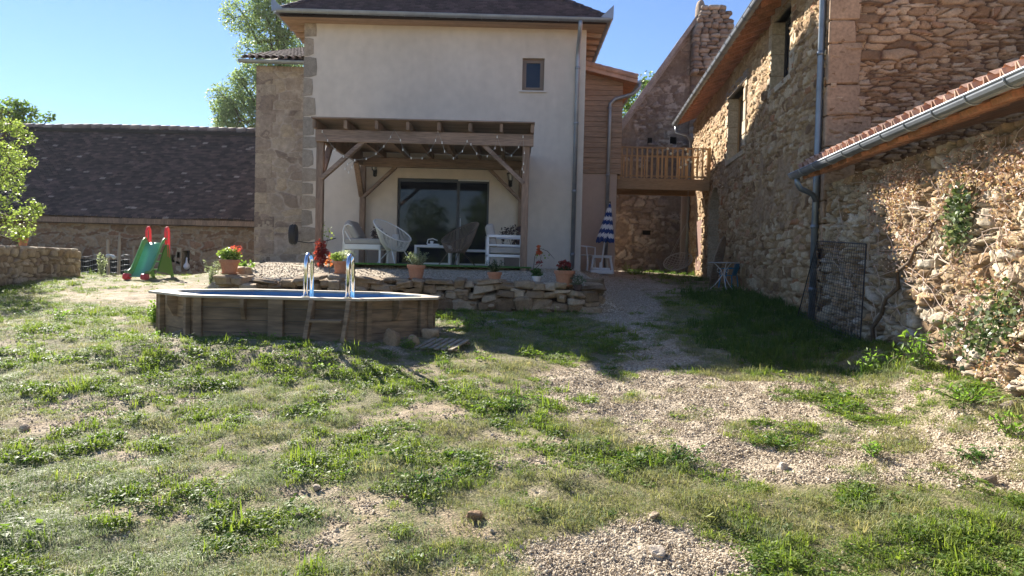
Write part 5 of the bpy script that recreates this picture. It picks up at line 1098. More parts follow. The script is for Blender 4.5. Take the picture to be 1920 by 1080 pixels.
p = P(350, 497, 23.7); m = MB(); m.lathe([(.0, 0), (.06, .02), (.10, .09), (.09, .15), (.04, .22), (.022, .32), (.03, .37), (.0, .41)], (p.x, 23.7, p.z - .15), 14); tag(m.build('white_jug', m_white, smooth=True), 'white swan-shaped jug hanging in the small outhouse doorway', 'ornament')
def bush(name, label, x, y, rad, n, size, m, seed, cat='shrub', group=None, z=None, flat=.0, asp=.5):
    zz = tz(x, y) if z is None else z; t = thing(name, label, cat, (x, y, zz), 0, group); rng = np.random.default_rng(seed); C = []; s = MB(); k = max(6, n // 60)
    for i in range(k):
        a = rng.uniform(0, 6.28); q = rng.uniform(.1, 1) ** .7; tip = np.array([math.cos(a) * q * rad[0], math.sin(a) * q * rad[1], rad[2] * 2 * rng.uniform(.45, 1) * (1 - .35 * q)]); w = np.array([x, y, zz]); mid = w + tip * np.array([.4, .4, .55])
        s.tube([w, mid, w + tip], [.006, .004, .002], 4); f = rng.uniform(.12, 1, n // k)[:, None]; pts = w + tip * f; pts += rng.normal(size=pts.shape) * min(rad) * .13; C.append(pts)
    s.build('stems', m_stem, t); leaf_obj('foliage', np.concatenate(C), size, m, t, seed, aspect=asp, up=.3); return t
x, y = P(190, 515, 18.6).x, 18.6; bush('grey_shrub', 'dry silvery shrub in front of the wire fence', x, y, (.28, .2, .34), 420, .05, lf_grey, 2)
x, y = P(463, 505, 13.0).x, 13.0; bush('green_shrub', 'small green shrub beside the geranium pot', x, y, (.24, .2, .17), 420, .06, leafmat('mid_leaf', (.10, .18, .03), (.22, .32, .06)), 3, z=1.30)
x, y = P(395, 535, 12.4).x, 12.4; bush('pale_shrub', 'pale feathery shrub against the left end of the dry stone wall', x, y, (.3, .2, .26), 600, .035, lf_grey, 4)
x, y = P(292, 585, 10.0).x, 10.0; bush('green_shrub', 'leafy weed bush touching the left corner of the pool', x, y, (.18, .2, .18), 500, .05, _M['mid_leaf'], 5)

# hose reel on the annex corner
def reel():
    p = P(552, 440, 17.6); t = thing('hose_reel', 'black hose coiled on a reel at the left corner of the farmhouse', 'hose', (p.x, 17.5, p.z - .2)); m = MB()
    for k in range(7): r = .17 + .006 * (k % 3); m.tube([(p.x + .0 - .04 + .02 * k, 17.45 + r * math.cos(a) * .9, p.z + r * 1.25 * math.sin(a)) for a in [2 * math.pi * j / 20 for j in range(20)]], .016, 6, close=True)
    m.build('coil', m_black, t); m = MB(); m.tube([(p.x + .05, 17.3, p.z - .15), (p.x + .4, 17.4, p.z - .19), (p.x + .75, 17.5, p.z - .14), (p.x + 1.0, 17.55, p.z - .06)], .013, 6); m.build('hose_end', m_black, t)
reel()

# ------------------------------------------------------------------ right-hand passage: parasol, small furniture, balcony, swing chair
def parasol():
    p = P(1126, 519, 19.0); z = tz(p.x, 19.0); t = thing('closed_parasol', 'closed parasol with blue and white chevron stripes in a white base', 'parasol', (p.x, 19.0, z))
    m = MB(); m.prism([(-.28, -.2), (.28, -.2), (.31, 0), (.28, .2), (-.28, .2), (-.31, 0)], 0, .10); m.prism([(-.22, -.15), (.22, -.15), (.24, 0), (.22, .15), (-.22, .15), (-.24, 0)], .10, .16); m.lathe([(.05, .16), (.04, .3), (.0, .3)], (0, 0, 0), 12); m.build('base', m_white, t, True, bevel=.015)
    m = MB(); lean = .105; m.tube([(0, 0, .1), (lean * 1.82, 0, 1.84)], .019, 10); m.build('pole', m_white, t, True)
    cn = []; K = 32; rows = 26
    mb = MB(); vs = []; cid = []
    for r in range(rows + 1):
        f = r / rows; z_ = 1.80 - f * .98; rad = (.02 + .19 * f ** .8) if f < .93 else .21 - (f - .93) * .4
        for k in range(K): a = 2 * math.pi * k / K; rr = rad * (1 + .20 * f * math.cos(8 * a)); vs.append((lean * z_ + rr * math.cos(a), rr * math.sin(a) * .8, z_ - .035 * math.cos(8 * a) * f))
    mbl = mat('navy_cloth', (.018, .05, .20), .85, .1); mw = mat('white_cloth', (.72, .72, .74), .85, .05)
    me = MB(); me.v = vs; me.f = []; idx = []
    for r in range(rows):
        for k in range(K):
            me.f.append((r * K + k, (r + 1) * K + k, (r + 1) * K + (k + 1) % K, r * K + (k + 1) % K)); me.rnd.append(.5); zz = 1.06 * r / rows + .05 * abs(((k / K * 8) % 1) - .5) * 2; idx.append(int(zz / .118) % 2 if r < rows - 2 else 0)
    o = me.build('canopy', mbl, t, True); o.data.materials.append(mw); o.data.polygons.foreach_set('material_index', idx); o.data.update()
    m = MB(); m.lathe([(.02, 0), (.022, .04), (.0, .07)], (lean * 1.81, 0, 1.80), 8); m.build('finial', m_black, t, True)
parasol()
def stool(px, py, Y, label):
    p = P(px, py, Y); z = tz(p.x, Y); t = thing('plastic_side_table', label, 'table', (p.x, Y, z), R(8)); m = MB(); m.box((-.26, -.24, .44), (.26, .24, .47)); m.box((-.25, -.23, .40), (.25, -.21, .44)); m.build('table_top', m_white, t, True, bevel=.01)
    for sx in (-1, 1):
        for sy in (-1, 1): m = MB(); m.beam((sx * .29, sy * .26, 0), (sx * .22, sy * .2, .44), .045, .045); m.build('leg', m_white, t, True)
stool(1124, 520, 19.3, 'white plastic garden table standing behind the parasol base')
def plchair(px, py, Y, label, rz, m_, name='plastic_chair', s=1.0, z=None):
    p = P(px, py, Y); z = tz(p.x, Y) if z is None else z; t = thing(name, label, 'chair', (p.x, Y, z), rz, scale=s)
    m = MB(); m.box((-.22, -.21, .40), (.22, .21, .425)); m.build('seat', m_, t, True, bevel=.01)
    m = MB(); K = 7
    for k in range(K):
        a = R(-38 + 76 * k / (K - 1)); x = math.sin(a) * .30; yy = .21 + .06 * (1 - math.cos(a) * 1.0) * -2; m.beam((x * .8, yy, .43), (x, yy + .10, .78 - .05 * abs(a)), .045, .012, (0, -1, 0))
    m.tube([(math.sin(R(q)) * .31, .31 - .12 * (1 - math.cos(R(q))), .80 - .06 * abs(R(q))) for q in range(-42, 43, 12)], .018, 6); m.build('backrest', m_, t, True)
    for sx in (-1, 1):
        m = MB(); m.tube([(sx * .25, -.20, .42), (sx * .27, -.19, .62), (sx * .27, .0, .645), (sx * .25, .22, .66)], .018, 6); m.build('armrest', m_, t, True)
        for sy in (-1, 1): m = MB(); m.tube([(sx * .25, sy * .23, 0), (sx * .21, sy * .19, .41)], [.018, .022], 6); m.build('leg', m_, t, True)
plchair(1094, 512, 19.2, 'white plastic armchair half hidden behind the farmhouse corner', R(60), m_white)
def bistro():
    Y = 16.2; p = P(1356, 533, Y); z = tz(p.x, Y); t = thing('bistro_table', 'round table with a pale top and scrolled white iron legs by the barn wall', 'table', (p.x, Y, z), scale=.84); m = MB(); m.lathe([(.02, .70), (.395, .705), (.40, .715), (.395, .725), (0, .727)], (0, 0, 0), 36); m.build('table_top', mat('pale_top', (.48, .48, .5), .4, .05), t, True)
    for k in range(3):
        a = k * 2.094 + .5; c, s = math.cos(a), math.sin(a); m = MB(); m.tube([(c * r, s * r, zz) for r, zz in ((.26, .70), (.20, .66), (.05, .50), (.03, .40), (.12, .26), (.22, .13), (.34, .02), (.37, .04))], .012, 6); m.tube([(c * (.12 + .05 * math.cos(b)), s * (.12 + .05 * math.cos(b)), .52 + .06 * math.sin(b)) for b in [j * .6 for j in range(11)]], .008, 5); m.build('leg', m_white, t, True)
bistro()
bl = mat('blue_plastic', (.03, .22, .42), .45, .08); q = P(1370, 531, 19.1); plchair(1366, 531, 16.7, 'blue plastic child chair tucked under the round table', R(-130), bl, 'child_chair', .68)
def wicker():
    Y = 17.3; x = BX(Y) - .30; z = tz(x, Y); t = thing('wicker_lounger', 'oval woven wicker lounger propped upright against the barn wall', 'lounger', (x, Y, z)); w = mat('wicker', (.26, .19, .13), .8, .25); n = 34
    def q(u, v): return Vector((-.30 + .32 * v + 0, .38 * u * math.sqrt(max(.02, 1 - (2 * v - 1) ** 2)) if abs(u) <= 1 else 0, 1.35 * v + .02))
    f = MB(); f.tube([(-.28 + .30 * (.5 + .5 * math.sin(a)), .42 * math.cos(a), .02 + 1.36 * (.5 + .5 * math.sin(a))) for a in [2 * math.pi * k / 32 for k in range(32)]], .022, 8, close=True); f.build('rim', w, t, True)
    f = MB()
    for k in range(1, n): v = k / n; h = .41 * math.sqrt(1 - (2 * v - 1) ** 2); f.tube([(-.28 + .30 * v, -h, .02 + 1.36 * v), (-.24 + .30 * v, 0, .02 + 1.36 * v), (-.28 + .30 * v, h, .02 + 1.36 * v)], .012, 5)
    for u in (-.25, -.12, 0, .12, .25): f.tube([(-.27 + .30 * v + .0, u, .02 + 1.36 * v) for v in (.15, .5, .85)], .008, 5)
    f.build('weave', w, t, True); t.rotation_euler = (0, 0, R(-30)); t.scale = (.85,) * 3
wicker()
def balcony():
    Y = 20.65; x0, x1 = 2.84, BX(21) - .12; t = thing('wooden_balcony', 'wooden footbridge balcony with slatted railing between farmhouse and barn', 'balcony', (4.1, 21.2, 1.4)); zd = P(1240, 338, Y).z; zb = P(1240, 356, Y).z; zt = P(1240, 276, Y).z
    m = MB(); m.box((x0, Y - .04, zb), (x1, Y + .04, zd + .04)); m.build('front_beam', m_honeyx, t, bevel=.008); m = MB(); m.box((x0, 22.2, zb), (x1, 22.28, zd + .04)); m.build('rear_beam', m_honeyx, t)
    m = MB(); n = 12
    for k in range(n): y = Y + .05 + k * (2.14 - .6) / n; m.box((x0, y, zd + .0), (x1, y + .12, zd + .03))
    m.build('deck', m_honeyx, t); m = MB(); m.box((x0, Y - .03, zt - .045), (x1, Y + .05, zt)); m.build('handrail', m_honeyx, t, bevel=.005); m = MB(); m.box((x0, Y - .02, zd + .09), (x1, Y + .03, zd + .13)); m.build('lower_rail', m_honeyx, t)
    nb = 18
    for k in range(nb): x = x0 + .12 + (x1 - x0 - .2) * k / (nb - 1); m = MB(); m.box((x - .022, Y - .045, zd + .06), (x + .022, Y - .021, zt - .046)); m.build('baluster', m_honey, t)
    m = MB(); m.box((x0 + .0, Y - .05, zd), (x0 + .07, Y + .04, zt + .02)); m.build('post', m_honey, t); m = MB(); m.box((x1 - .07, Y - .05, zd), (x1, Y + .04, zt + .02)); m.build('post', m_honey, t)
    for k in range(12): x = x0 + .2 + (x1 - x0 - .3) * k / 11; m = MB(); m.box((x - .02, 22.18, zd + .06), (x + .02, 22.2, zt - .05)); m.build('baluster', m_honey, t)
    m = MB(); m.box((x0, 22.17, zt - .045), (x1, 22.25, zt)); m.build('handrail', m_honeyx, t)
    l = thing('balcony_lights', 'string of round white paper bulbs hung on the balcony railing', 'string lights', (4.6, Y, 4.5)); pts = [P(x, y, Y - .09) for x, y in ((1252, 279), (1258, 288), (1286, 280), (1289, 289), (1296, 304), (1286, 309), (1276, 314), (1290, 300), (1305, 282), (1313, 281), (1322, 283))]
    for c in pts: b = MB(); b.ball(c, .035, 10, 7); b.build('bulb', mat('paper_bulb', (.72, .70, .55), .6, .05), l)
    w = MB(); w.tube(pts, .004, 4); w.build('wire', _M['pale_wire'], l)
balcony()
def swing():
    p = P(1271, 490, 21.6); t = thing('hanging_chair', 'netted hoop swing chair hanging by ropes from the balcony', 'swing chair', (p.x, 21.6, p.z)); m = MB(); M3 = Euler((R(30), R(-24), 0)).to_matrix(); ring = [M3 @ Vector((.42 * math.cos(a), .42 * math.sin(a), 0)) for a in [2 * math.pi * k / 28 for k in range(28)]]
    wm = mat('rope', (.40, .36, .30), .8, .1); m.tube(ring, .016, 8, close=True); m.build('hoop', wm, t, True)
    m = MB()
    for k in range(-4, 5):
        h = .42 * math.sqrt(1 - (k / 4.7) ** 2)
        for s in (0, 1):
            pts = []
            for j in range(7): v = -h + 2 * h * j / 6; u = k * .09; a, b = (u, v) if s else (v, u); pts.append(M3 @ Vector(((a + b) * .7071, (a - b) * .7071, -.13 * (1 - (a * a + b * b) / .1764))))
            m.tube(pts, .006, 4)
    m.build('netting', wm, t, True)
    top = Vector((P(1289, 400, 21.6).x - p.x, 0, P(1289, 415, 21.6).z - p.z)); hk = Vector((top.x, 0, 3.9 - p.z)); m = MB()
    for k in (0, 7, 14, 21): m.tube([ring[k], top], .006, 4)
    m.tube([top, hk], .01, 5); m.build('ropes', wm, t, True)
swing()

# ------------------------------------------------------------------ ground cover: small source meshes set out on points
def scatter(name, pts, rot, scl, idx, sources, label, cat):
    """pts (n,3), rot (n,3) euler, scl (n,), idx (n,) one object that instances the sources"""
    col = bpy.data.collections.new(name + '_kinds')
    for k, o in enumerate(sources):
        for c in list(o.users_collection): c.objects.unlink(o)
        o.name = 'kind_%02d' % k; col.objects.link(o)
    me = bpy.data.meshes.new(name); me.vertices.add(len(pts)); me.vertices.foreach_set('co', np.asarray(pts, np.float32).ravel())
    a = me.attributes.new('rot', 'FLOAT_VECTOR', 'POINT'); a.data.foreach_set('vector', np.asarray(rot, np.float32).ravel())
    a = me.attributes.new('scl', 'FLOAT', 'POINT'); a.data.foreach_set('value', np.asarray(scl, np.float32)); a = me.attributes.new('idx', 'INT', 'POINT'); a.data.foreach_set('value', np.asarray(idx, np.int32))
    ob = bpy.data.objects.new(name, me); SC.collection.objects.link(ob)
    g = bpy.data.node_groups.new(name, 'GeometryNodeTree'); g.interface.new_socket('Geometry', in_out='INPUT', socket_type='NodeSocketGeometry'); g.interface.new_socket('Geometry', in_out='OUTPUT', socket_type='NodeSocketGeometry')
    gi = g.nodes.new('NodeGroupInput'); go = g.nodes.new('NodeGroupOutput'); mp = g.nodes.new('GeometryNodeMeshToPoints'); ip = g.nodes.new('GeometryNodeInstanceOnPoints'); ci = g.nodes.new('GeometryNodeCollectionInfo')
    ci.inputs['Collection'].default_value = col; ci.inputs['Separate Children'].default_value = True; ci.inputs['Reset Children'].default_value = True
    def na(n_, t_): q = g.nodes.new('GeometryNodeInputNamedAttribute'); q.data_type = t_; q.inputs['Name'].default_value = n_; return q.outputs[0]
    L = g.links.new; L(gi.outputs[0], mp.inputs[0]); L(mp.outputs[0], ip.inputs['Points']); L(ci.outputs[0], ip.inputs['Instance']); ip.inputs['Pick Instance'].default_value = True
    L(na('idx', 'INT'), ip.inputs['Instance Index']); e = g.nodes.new('FunctionNodeEulerToRotation'); L(na('rot', 'FLOAT_VECTOR'), e.inputs[0]); L(e.outputs[0], ip.inputs['Rotation']); L(na('scl', 'FLOAT'), ip.inputs['Scale']); L(ip.outputs[0], go.inputs[0])
    md = ob.modifiers.new('scatter', 'NODES'); md.node_group = g
    return tag(ob, label, cat, kind='stuff')
def grassmat(name, stops, gloss=.45, transl=.4, tc=(1.5, 1.7, .7)):
    m = bpy.data.materials.new(name); t, b = nodes(m); L = t.links.new; oi = N(t, 'ShaderNodeObjectInfo'); at = N(t, 'ShaderNodeAttribute', attribute_name='rnd')
    ad = N(t, 'ShaderNodeMath', operation='MULTIPLY_ADD', inp={1: .55}); L(oi.outputs['Random'], ad.inputs[0]); m2 = N(t, 'ShaderNodeMath', operation='MULTIPLY', inp={1: .45}); L(at.outputs['Fac'], m2.inputs[0]); L(m2.outputs[0], ad.inputs[2])
    c = ramp(t, stops, ad.outputs[0]); L(c, b.inputs['Base Color']); b.inputs['Roughness'].default_value = gloss; b.inputs['Specular IOR Level'].default_value = .28
    tr = N(t, 'ShaderNodeBsdfTranslucent'); L(mixc(t, 1., c, tc, 'MULTIPLY'), tr.inputs[0]); ms = N(t, 'ShaderNodeMixShader', inp={0: transl}); L(b.outputs[0], ms.inputs[1]); L(tr.outputs[0], ms.inputs[2]); L(ms.outputs[0], t.nodes['Material Output'].inputs[0]); return m
gm_green = grassmat('grass_green', [(0, (.08, .12, .025)), (.5, (.17, .22, .05)), (1, (.30, .32, .10))], .6); gm_dry = grassmat('grass_dry', [(0, (.12, .15, .05)), (.5, (.26, .28, .11)), (1, (.50, .44, .26))], .6, .35, (1.2, 1.2, .8))
gm_silver = grassmat('grass_silver', [(0, (.10, .14, .06)), (.5, (.24, .29, .15)), (1, (.50, .50, .34))], .55, .3, (1.2, 1.3, .9)); gm_clover = grassmat('low_leaves', [(0, (.05, .10, .02)), (.5, (.12, .19, .04)), (1, (.24, .29, .08))], .55, .4)
gm_tall = grassmat('tall_grass', [(0, (.035, .075, .02)), (.6, (.08, .14, .03)), (1, (.15, .19, .06))])
def tuft(seed, m, n, h, spread, w, lean, cl=.0):
    rg = np.random.default_rng(seed); V = []; F = []; q = []
    for k in range(n):
        a = rg.uniform(0, 6.28); r = spread * math.sqrt(rg.uniform(0, 1)); b = np.array([r * math.cos(a), r * math.sin(a), -.01]); d = rg.uniform(0, 6.28); ln = lean * rg.uniform(.2, 1.3); hh = h * rg.uniform(.45, 1.15); dv = np.array([math.cos(d), math.sin(d), 0]); sv = np.array([-math.sin(d + .5), math.cos(d + .5), 0]) * w * rg.uniform(.6, 1.2) / 2
        p1 = b + dv * ln * hh * .35 + np.array([0, 0, hh * .6]); p2 = b + dv * ln * hh + np.array([0, 0, hh * max(.15, 1 - ln * .45)]); i = len(V); V += [b - sv, b + sv, p1 + sv * .8, p1 - sv * .8, p2]; F += [(i, i + 1, i + 2, i + 3), (i + 3, i + 2, i + 4)]; rr = rg.uniform(0, 1); q += [rr, rr]
    mb = MB(); mb.v = [tuple(v) for v in V]; mb.f = F; mb.rnd = q; return mb.build('kind', m)
def leafpatch(seed, m, n, spread, size, h):
    rg = np.random.default_rng(seed); mb = MB()
    for k in range(n):
        a = rg.uniform(0, 6.28); r = spread * math.sqrt(rg.uniform(0, 1)); z = rg.uniform(.2, 1) * h * (1 - .6 * r / spread); c = np.array([r * math.cos(a), r * math.sin(a), z]); s = size * rg.uniform(.6, 1.3); d = rg.uniform(0, 6.28); t1 = rg.uniform(-.5, .7)
        u = np.array([math.cos(d) * math.cos(t1), math.sin(d) * math.cos(t1), math.sin(t1)]) * s / 2; v = np.array([-math.sin(d), math.cos(d), rg.uniform(-.5, .5)]) * s * .33; up = np.array([0, 0, s * .08])
        mb.add([c - u, c - u * .2 + v + up, c + u, c - u * .2 - v + up], [(0, 1, 2), (0, 2, 3)], float(rg.uniform(0, 1)))
    return mb.build('kind', m)
rngG = np.random.default_rng(7)
def pts_in(n, x0, x1, y0, y1, ypow=1.):
    y = y0 + (y1 - y0) * rngG.uniform(0, 1, n) ** ypow; x = rngG.uniform(-1, 1, n) * (y * .74 + .6); k = (x > x0) & (x < x1); x, y = x[k], y[k]; return x, y
def wallclear(X, Y): return X < 3.65 + .09 * Y - .10
def poolclear(X, Y): return ~((np.abs(X + 2.79) < 1.85) & (np.abs(Y - 9.72) < 1.12)) | (np.abs(X + 2.79) + np.abs(Y - 9.72) > 2.5)
def grass():
    srcs = [tuft(1, gm_green, 44, .045, .07, .0042, .9), tuft(2, gm_green, 40, .065, .06, .0045, .8), tuft(3, gm_dry, 44, .04, .09, .0036, 1.3), tuft(4, gm_dry, 34, .06, .08, .0034, 1.3), tuft(5, gm_silver, 60, .04, .10, .0028, 1.2), tuft(6, gm_silver, 54, .06, .09, .0028, 1.0),
            leafpatch(7, gm_clover, 46, .09, .020, .045), leafpatch(8, gm_clover, 40, .08, .026, .05), leafpatch(9, gm_green, 40, .09, .020, .04), tuft(10, gm_tall, 30, .10, .08, .006, .8), tuft(11, gm_tall, 22, .15, .08, .006, .7), leafpatch(12, gm_clover, 22, .07, .042, .08), tuft(13, gm_green, 16, .10, .05, .007, .6)]
    P_ = []; S_ = []; I_ = []
    for n, y0, y1, yp in ((30000, 3.2, 8, 1.3), (24000, 8, 15, 1.0), (6000, 15, 26, 1.)):
        X, Y = pts_in(n, -14, 9, y0, y1, yp); gv, g, sv = masks(X, Y); mic = sstep(.36, .60, fbm(X * 5.5, Y * 5.5, 57, 3)); k = (rngG.uniform(0, 1, len(X)) < g * (.45 + .62 * mic) + (1 - gv) * .06 + .006) & wallclear(X, Y) & poolclear(X, Y); terr_ = (Y > 12.1) & (X > -4.9) & (X < 1.6) & (Y < 22); k &= ~(terr_ & (rngG.uniform(0, 1, len(X)) < .985))
        X, Y, sv, g, mic = X[k], Y[k], sv[k], g[k], mic[k]; tall = sstep(.35, .75, bsum(TALL, X, Y) + (fbm(X * 2, Y * 2, 51, 3) - .5) * .5); c = fbm(X * .9, Y * .9, 52, 3) + (fbm(X * 3.2, Y * 3.2, 53, 2) - .5) * .7; r = rngG.uniform(0, 1, len(X)); lush = bsum(LUSH, X, Y)
        c = c + lush * .22 - sv * .06
        idx = np.where(c < .40, np.where(sv + .15 > r * 1.2, 4 + (r * 37 % 1 > .5), 2 + (r * 53 % 1 > .6)), np.where(c < .50, np.where(r < .30 + .3 * sv, 5 - (r * 31 % 1 > .5), np.where(r < .72, (r * 29 % 1 > .6) + 0, 2)), np.where(r < .32, 6 + (r * 41 % 1 > .5), np.where(r < .75, 8 - 8 * (r * 23 % 1 > .5), 12 - 11 * (r * 17 % 1 > .35)))))
        idx = np.where(r > .992, 11, idx); idx = np.where((tall > rngG.uniform(0, 1, len(X))), np.where(r < .5, 9, np.where(r < .8, 10, 11)), idx)
        far = np.clip((Y - 7) / 8, 0, 1); s = rngG.uniform(.5, 1.15, len(X)) * np.where(rngG.uniform(0, 1, len(X)) < .10, 1.55, 1) * (1 + .25 * far) * (.60 + .42 * g) * (.68 + .45 * mic); P_.append(np.stack([X, Y, terr(X, Y)], 1)); S_.append(s); I_.append(idx)
    P_ = np.concatenate(P_); n = len(P_); print('grass', n); rot = np.stack([rngG.normal(0, .12, n), rngG.normal(0, .12, n), rngG.uniform(0, 6.28, n)], 1)
    scatter('grass', P_, rot, np.concatenate(S_), np.concatenate(I_), srcs, 'patchy green and straw-coloured grass with clover across the garden', 'grass')
TALL = gblobs([(1440, 640, 170, 55, .8), (1560, 590, 120, 40, 1.0), (1340, 560, 60, 14, .5), (1640, 690, 100, 12, .7), (640, 634, 150, 6, .9), (1450, 565, 110, 20, 1.0), (860, 610, 40, 12, .4), (1230, 512, 60, 4, 1.0)])
LUSH = gblobs([(620, 700, 380, 30, .5), (560, 640, 330, 18, 1.0), (330, 660, 300, 40, .7), (800, 720, 330, 60, .5), (1620, 980, 300, 70, .9), (1480, 815, 120, 25, .8), (880, 860, 260, 40, .6), (560, 810, 300, 60, .3), (1800, 745, 90, 20, 1.2), (1100, 870, 150, 40, .8)])
grass()
def gravel():
    srcs = []
    stops = [[(0, (.27, .205, .135)), (.4, (.44, .36, .255)), (.75, (.58, .495, .375)), (1, (.74, .67, .56))]]
    gm = grassmat('gravel_stone', stops[0], .75, 0., (1, 1, 1)); rg = random.Random(2)
    for k in range(8): m = MB(); m.rock((0, 0, 0), (rg.uniform(.8, 1.3), rg.uniform(.7, 1.0), rg.uniform(.5, .75)), k, .75, 7, 4, None, .13); srcs.append(m.build('kind', gm))
    X, Y = pts_in(400000, -9, 9, 3.2, 9.2, 1.25); gv, g, sv = masks(X, Y); dens = gv * .85 * (1 - sstep(7.5, 9.2, Y) * .5) + .014; k = (rngG.uniform(0, 1, len(X)) < dens) & wallclear(X, Y) & poolclear(X, Y)
    X2, Y2 = pts_in(150000, -5, 4.5, 9.2, 15.5, 1.); gv2, g2, sv2 = masks(X2, Y2); k2 = (rngG.uniform(0, 1, len(X2)) < gv2 * .55 + .01) & wallclear(X2, Y2)
    X = np.concatenate([X[k], X2[k2]]); Y = np.concatenate([Y[k], Y2[k2]]); n = len(X); print('gravel', n)
    s = rngG.uniform(.005, .0145, n) * np.where(rngG.uniform(0, 1, n) < .05, 1.9, 1) * (1 + .3 * (Y > 9)); scatter('gravel', np.stack([X, Y, terr(X, Y) + s * .25], 1), rngG.uniform(0, 6.28, (n, 3)) * np.array([.15, .15, 1]), s, rngG.integers(0, 8, n), srcs, 'pale pinkish gravel chippings along the path and terrace', 'gravel')
gravel()

# loose stones one can pick out on the lawn
m_loose = stonemat('loose_stone', [(0, (.34, .22, .13)), (.5, (.48, .38, .27)), (1, (.62, .54, .44))], (.3, .2, .1))
for i, (px, py, w, lab) in enumerate([(889, 972, .10, 'pale angular stone low in the middle of the lawn, standing upright'), (560, 972, .07, 'reddish lump of earth and stone in the bare patch at the lower left'), (594, 918, .07, 'small tan stone half hidden in lawn above the reddish lump'), (760, 938, .06, 'flat pale stone in the bare patch left of the upright angular stone'),
        (1226, 972, .07, 'orange-brown stone at the top edge of the lower gravel patch'), (1235, 1046, .10, 'flat whitish stone in the middle of the lower gravel patch'), (1550, 1075, .05, 'white pointed stone at the very bottom edge of the photo'), (1600, 1025, .04, 'small white chip in the thick clover at lower right'), (1468, 880, .10, 'pale flat stone between gravel and the thick clover'), (1850, 905, .11, 'whitish stone on the gravel below the shed wall'),
        (1890, 768, .13, 'large ochre block fallen at the foot of the shed wall, near right edge'), (1750, 645, .14, 'ochre block at the foot of the shed wall beside the leafy weeds'), (45, 805, .09, 'reddish clod of earth on the lawn at the far left')]):
    x, y = G(px, py); w *= .72; m = MB(); m.cur = (i * .37) % 1; z = tz(x, y); m.rock((x, y, z + w * .18), (w * 1.3, w, w * .75), i + 20, .6, 12, 8, Euler((0, .2, i)), .14); tag(m.build('loose_stone', m_loose, smooth=False), lab, 'stone', 'loose stones on the lawn and gravel')

# ------------------------------------------------------------------ weeds one can tell apart
lf_weed = leafmat('weed_leaf', (.09, .17, .03), (.20, .32, .06), transl=.5); lf_weedd = leafmat('dark_weed_leaf', (.03, .08, .02), (.08, .15, .04), transl=.4)
def weed(px, py, h, w, n, sz, m, label, name='leafy_weed', asp=.32):
    x, y = G(px, py); z = tz(x, y) - .01; t = thing(name, label, 'weed', (x, y, z), 0, 'leafy weeds growing in the grass'); rng = np.random.default_rng(int(px + py)); s = MB(); C = []; D = []
    for k in range(n):
        a = rng.uniform(0, 6.28); q = w * rng.uniform(.1, 1); hh = h * rng.uniform(.5, 1) * (1 - .3 * q / w); tip = np.array([x + math.cos(a) * q, y + math.sin(a) * q, z + hh]); b = np.array([x + math.cos(a) * q * .25, y + math.sin(a) * q * .25, z]); mid = (b + tip) / 2 + np.array([0, 0, hh * .12]); s.tube([b, mid, tip], [.004, .003, .002], 4)
        for f in np.linspace(.15, 1, max(6, int(hh / sz * 1.6))): C.append(b * (1 - f) + tip * f + rng.normal(size=3) * sz * .35 + np.array([0, 0, hh * .12 * 4 * f * (1 - f)]))
    s.build('stems', m_stem, t); leaf_obj('leaves', C, sz, m, t, int(px), aspect=asp, up=.35); return t
weed(1725, 690, .42, .26, 22, .075, lf_weed, 'tall leafy weed clump at the foot of the shed wall, on the shadow edge')
weed(1640, 695, .26, .22, 14, .06, lf_weed, 'shorter sunlit weed just left of the tall clump by the shed wall')
weed(1556, 690, .18, .06, 3, .05, lf_weed, 'single slender weed on the shadow edge in front of the shed')
weed(1895, 815, .20, .16, 12, .06, lf_weed, 'bright weed at the right edge of the photo below the shed wall')
weed(1820, 752, .14, .40, 34, .05, lf_weed, 'low spreading mat of green weeds near the foot of the shed wall')
weed(875, 612, .13, .22, 18, .06, lf_weed, 'green broadleaf weed on the lawn right of the pool')
weed(905, 612, .20, .10, 8, .05, lf_weedd, 'dark upright weed right of the pool, near the dry stone wall')
weed(965, 770, .16, .20, 16, .04, lf_weedd, 'dark bushy weed in the middle of the lawn')
weed(770, 655, .16, .12, 14, .07, lf_weed, 'spiky grass tuft in front of the right corner of the pool', asp=.12)
weed(880, 620, .22, .05, 4, .05, lf_weed, 'slender weed rising beside the duckboard')
weed(1565, 770, .14, .18, 14, .04, lf_weed, 'yellow-green weed in the gravel right of the path')
weed(1460, 838, .10, .16, 14, .045, lf_weedd, 'dark rosette weed in the gravel patch at right')
weed(1640, 850, .10, .20, 16, .045, lf_weed, 'bright low weed right of the dark rosette in the gravel')
weed(1270, 865, .12, .24, 22, .045, lf_weedd, 'dark clover-like clump between lawn and gravel path')
weed(800, 905, .10, .26, 26, .04, lf_weedd, 'dark clover-like clump left of the lawn centre, lower part')
weed(1335, 985, .16, .10, 12, .09, gm_dry, 'dry spiky tuft at the border of the lower gravel patch', asp=.08)
weed(1840, 860, .08, .22, 20, .06, lf_weedd, 'dark flat weed in the shade patch near the right edge', asp=.25)
weed(500, 635, .12, .35, 26, .045, lf_weed, 'bright sunlit weeds in front of the middle of the pool')
weed(110, 600, .20, .12, 9, .06, lf_weed, 'pale green weed standing on the lawn left of the pool')
weed(300, 630, .10, .25, 16, .045, lf_weed, 'low weeds in front of the left corner of the pool')
for px, lab in ((1290, 'tall stalk weed in the sunlit strip of the passage, under the swing chair'), (1252, 'sunlit weed in the middle of the passage'), (1175, 'sunlit weed by the corner of the pink rendered wall')): weed(px, 511, .35, .22, 14, .06, lf_weed, lab)

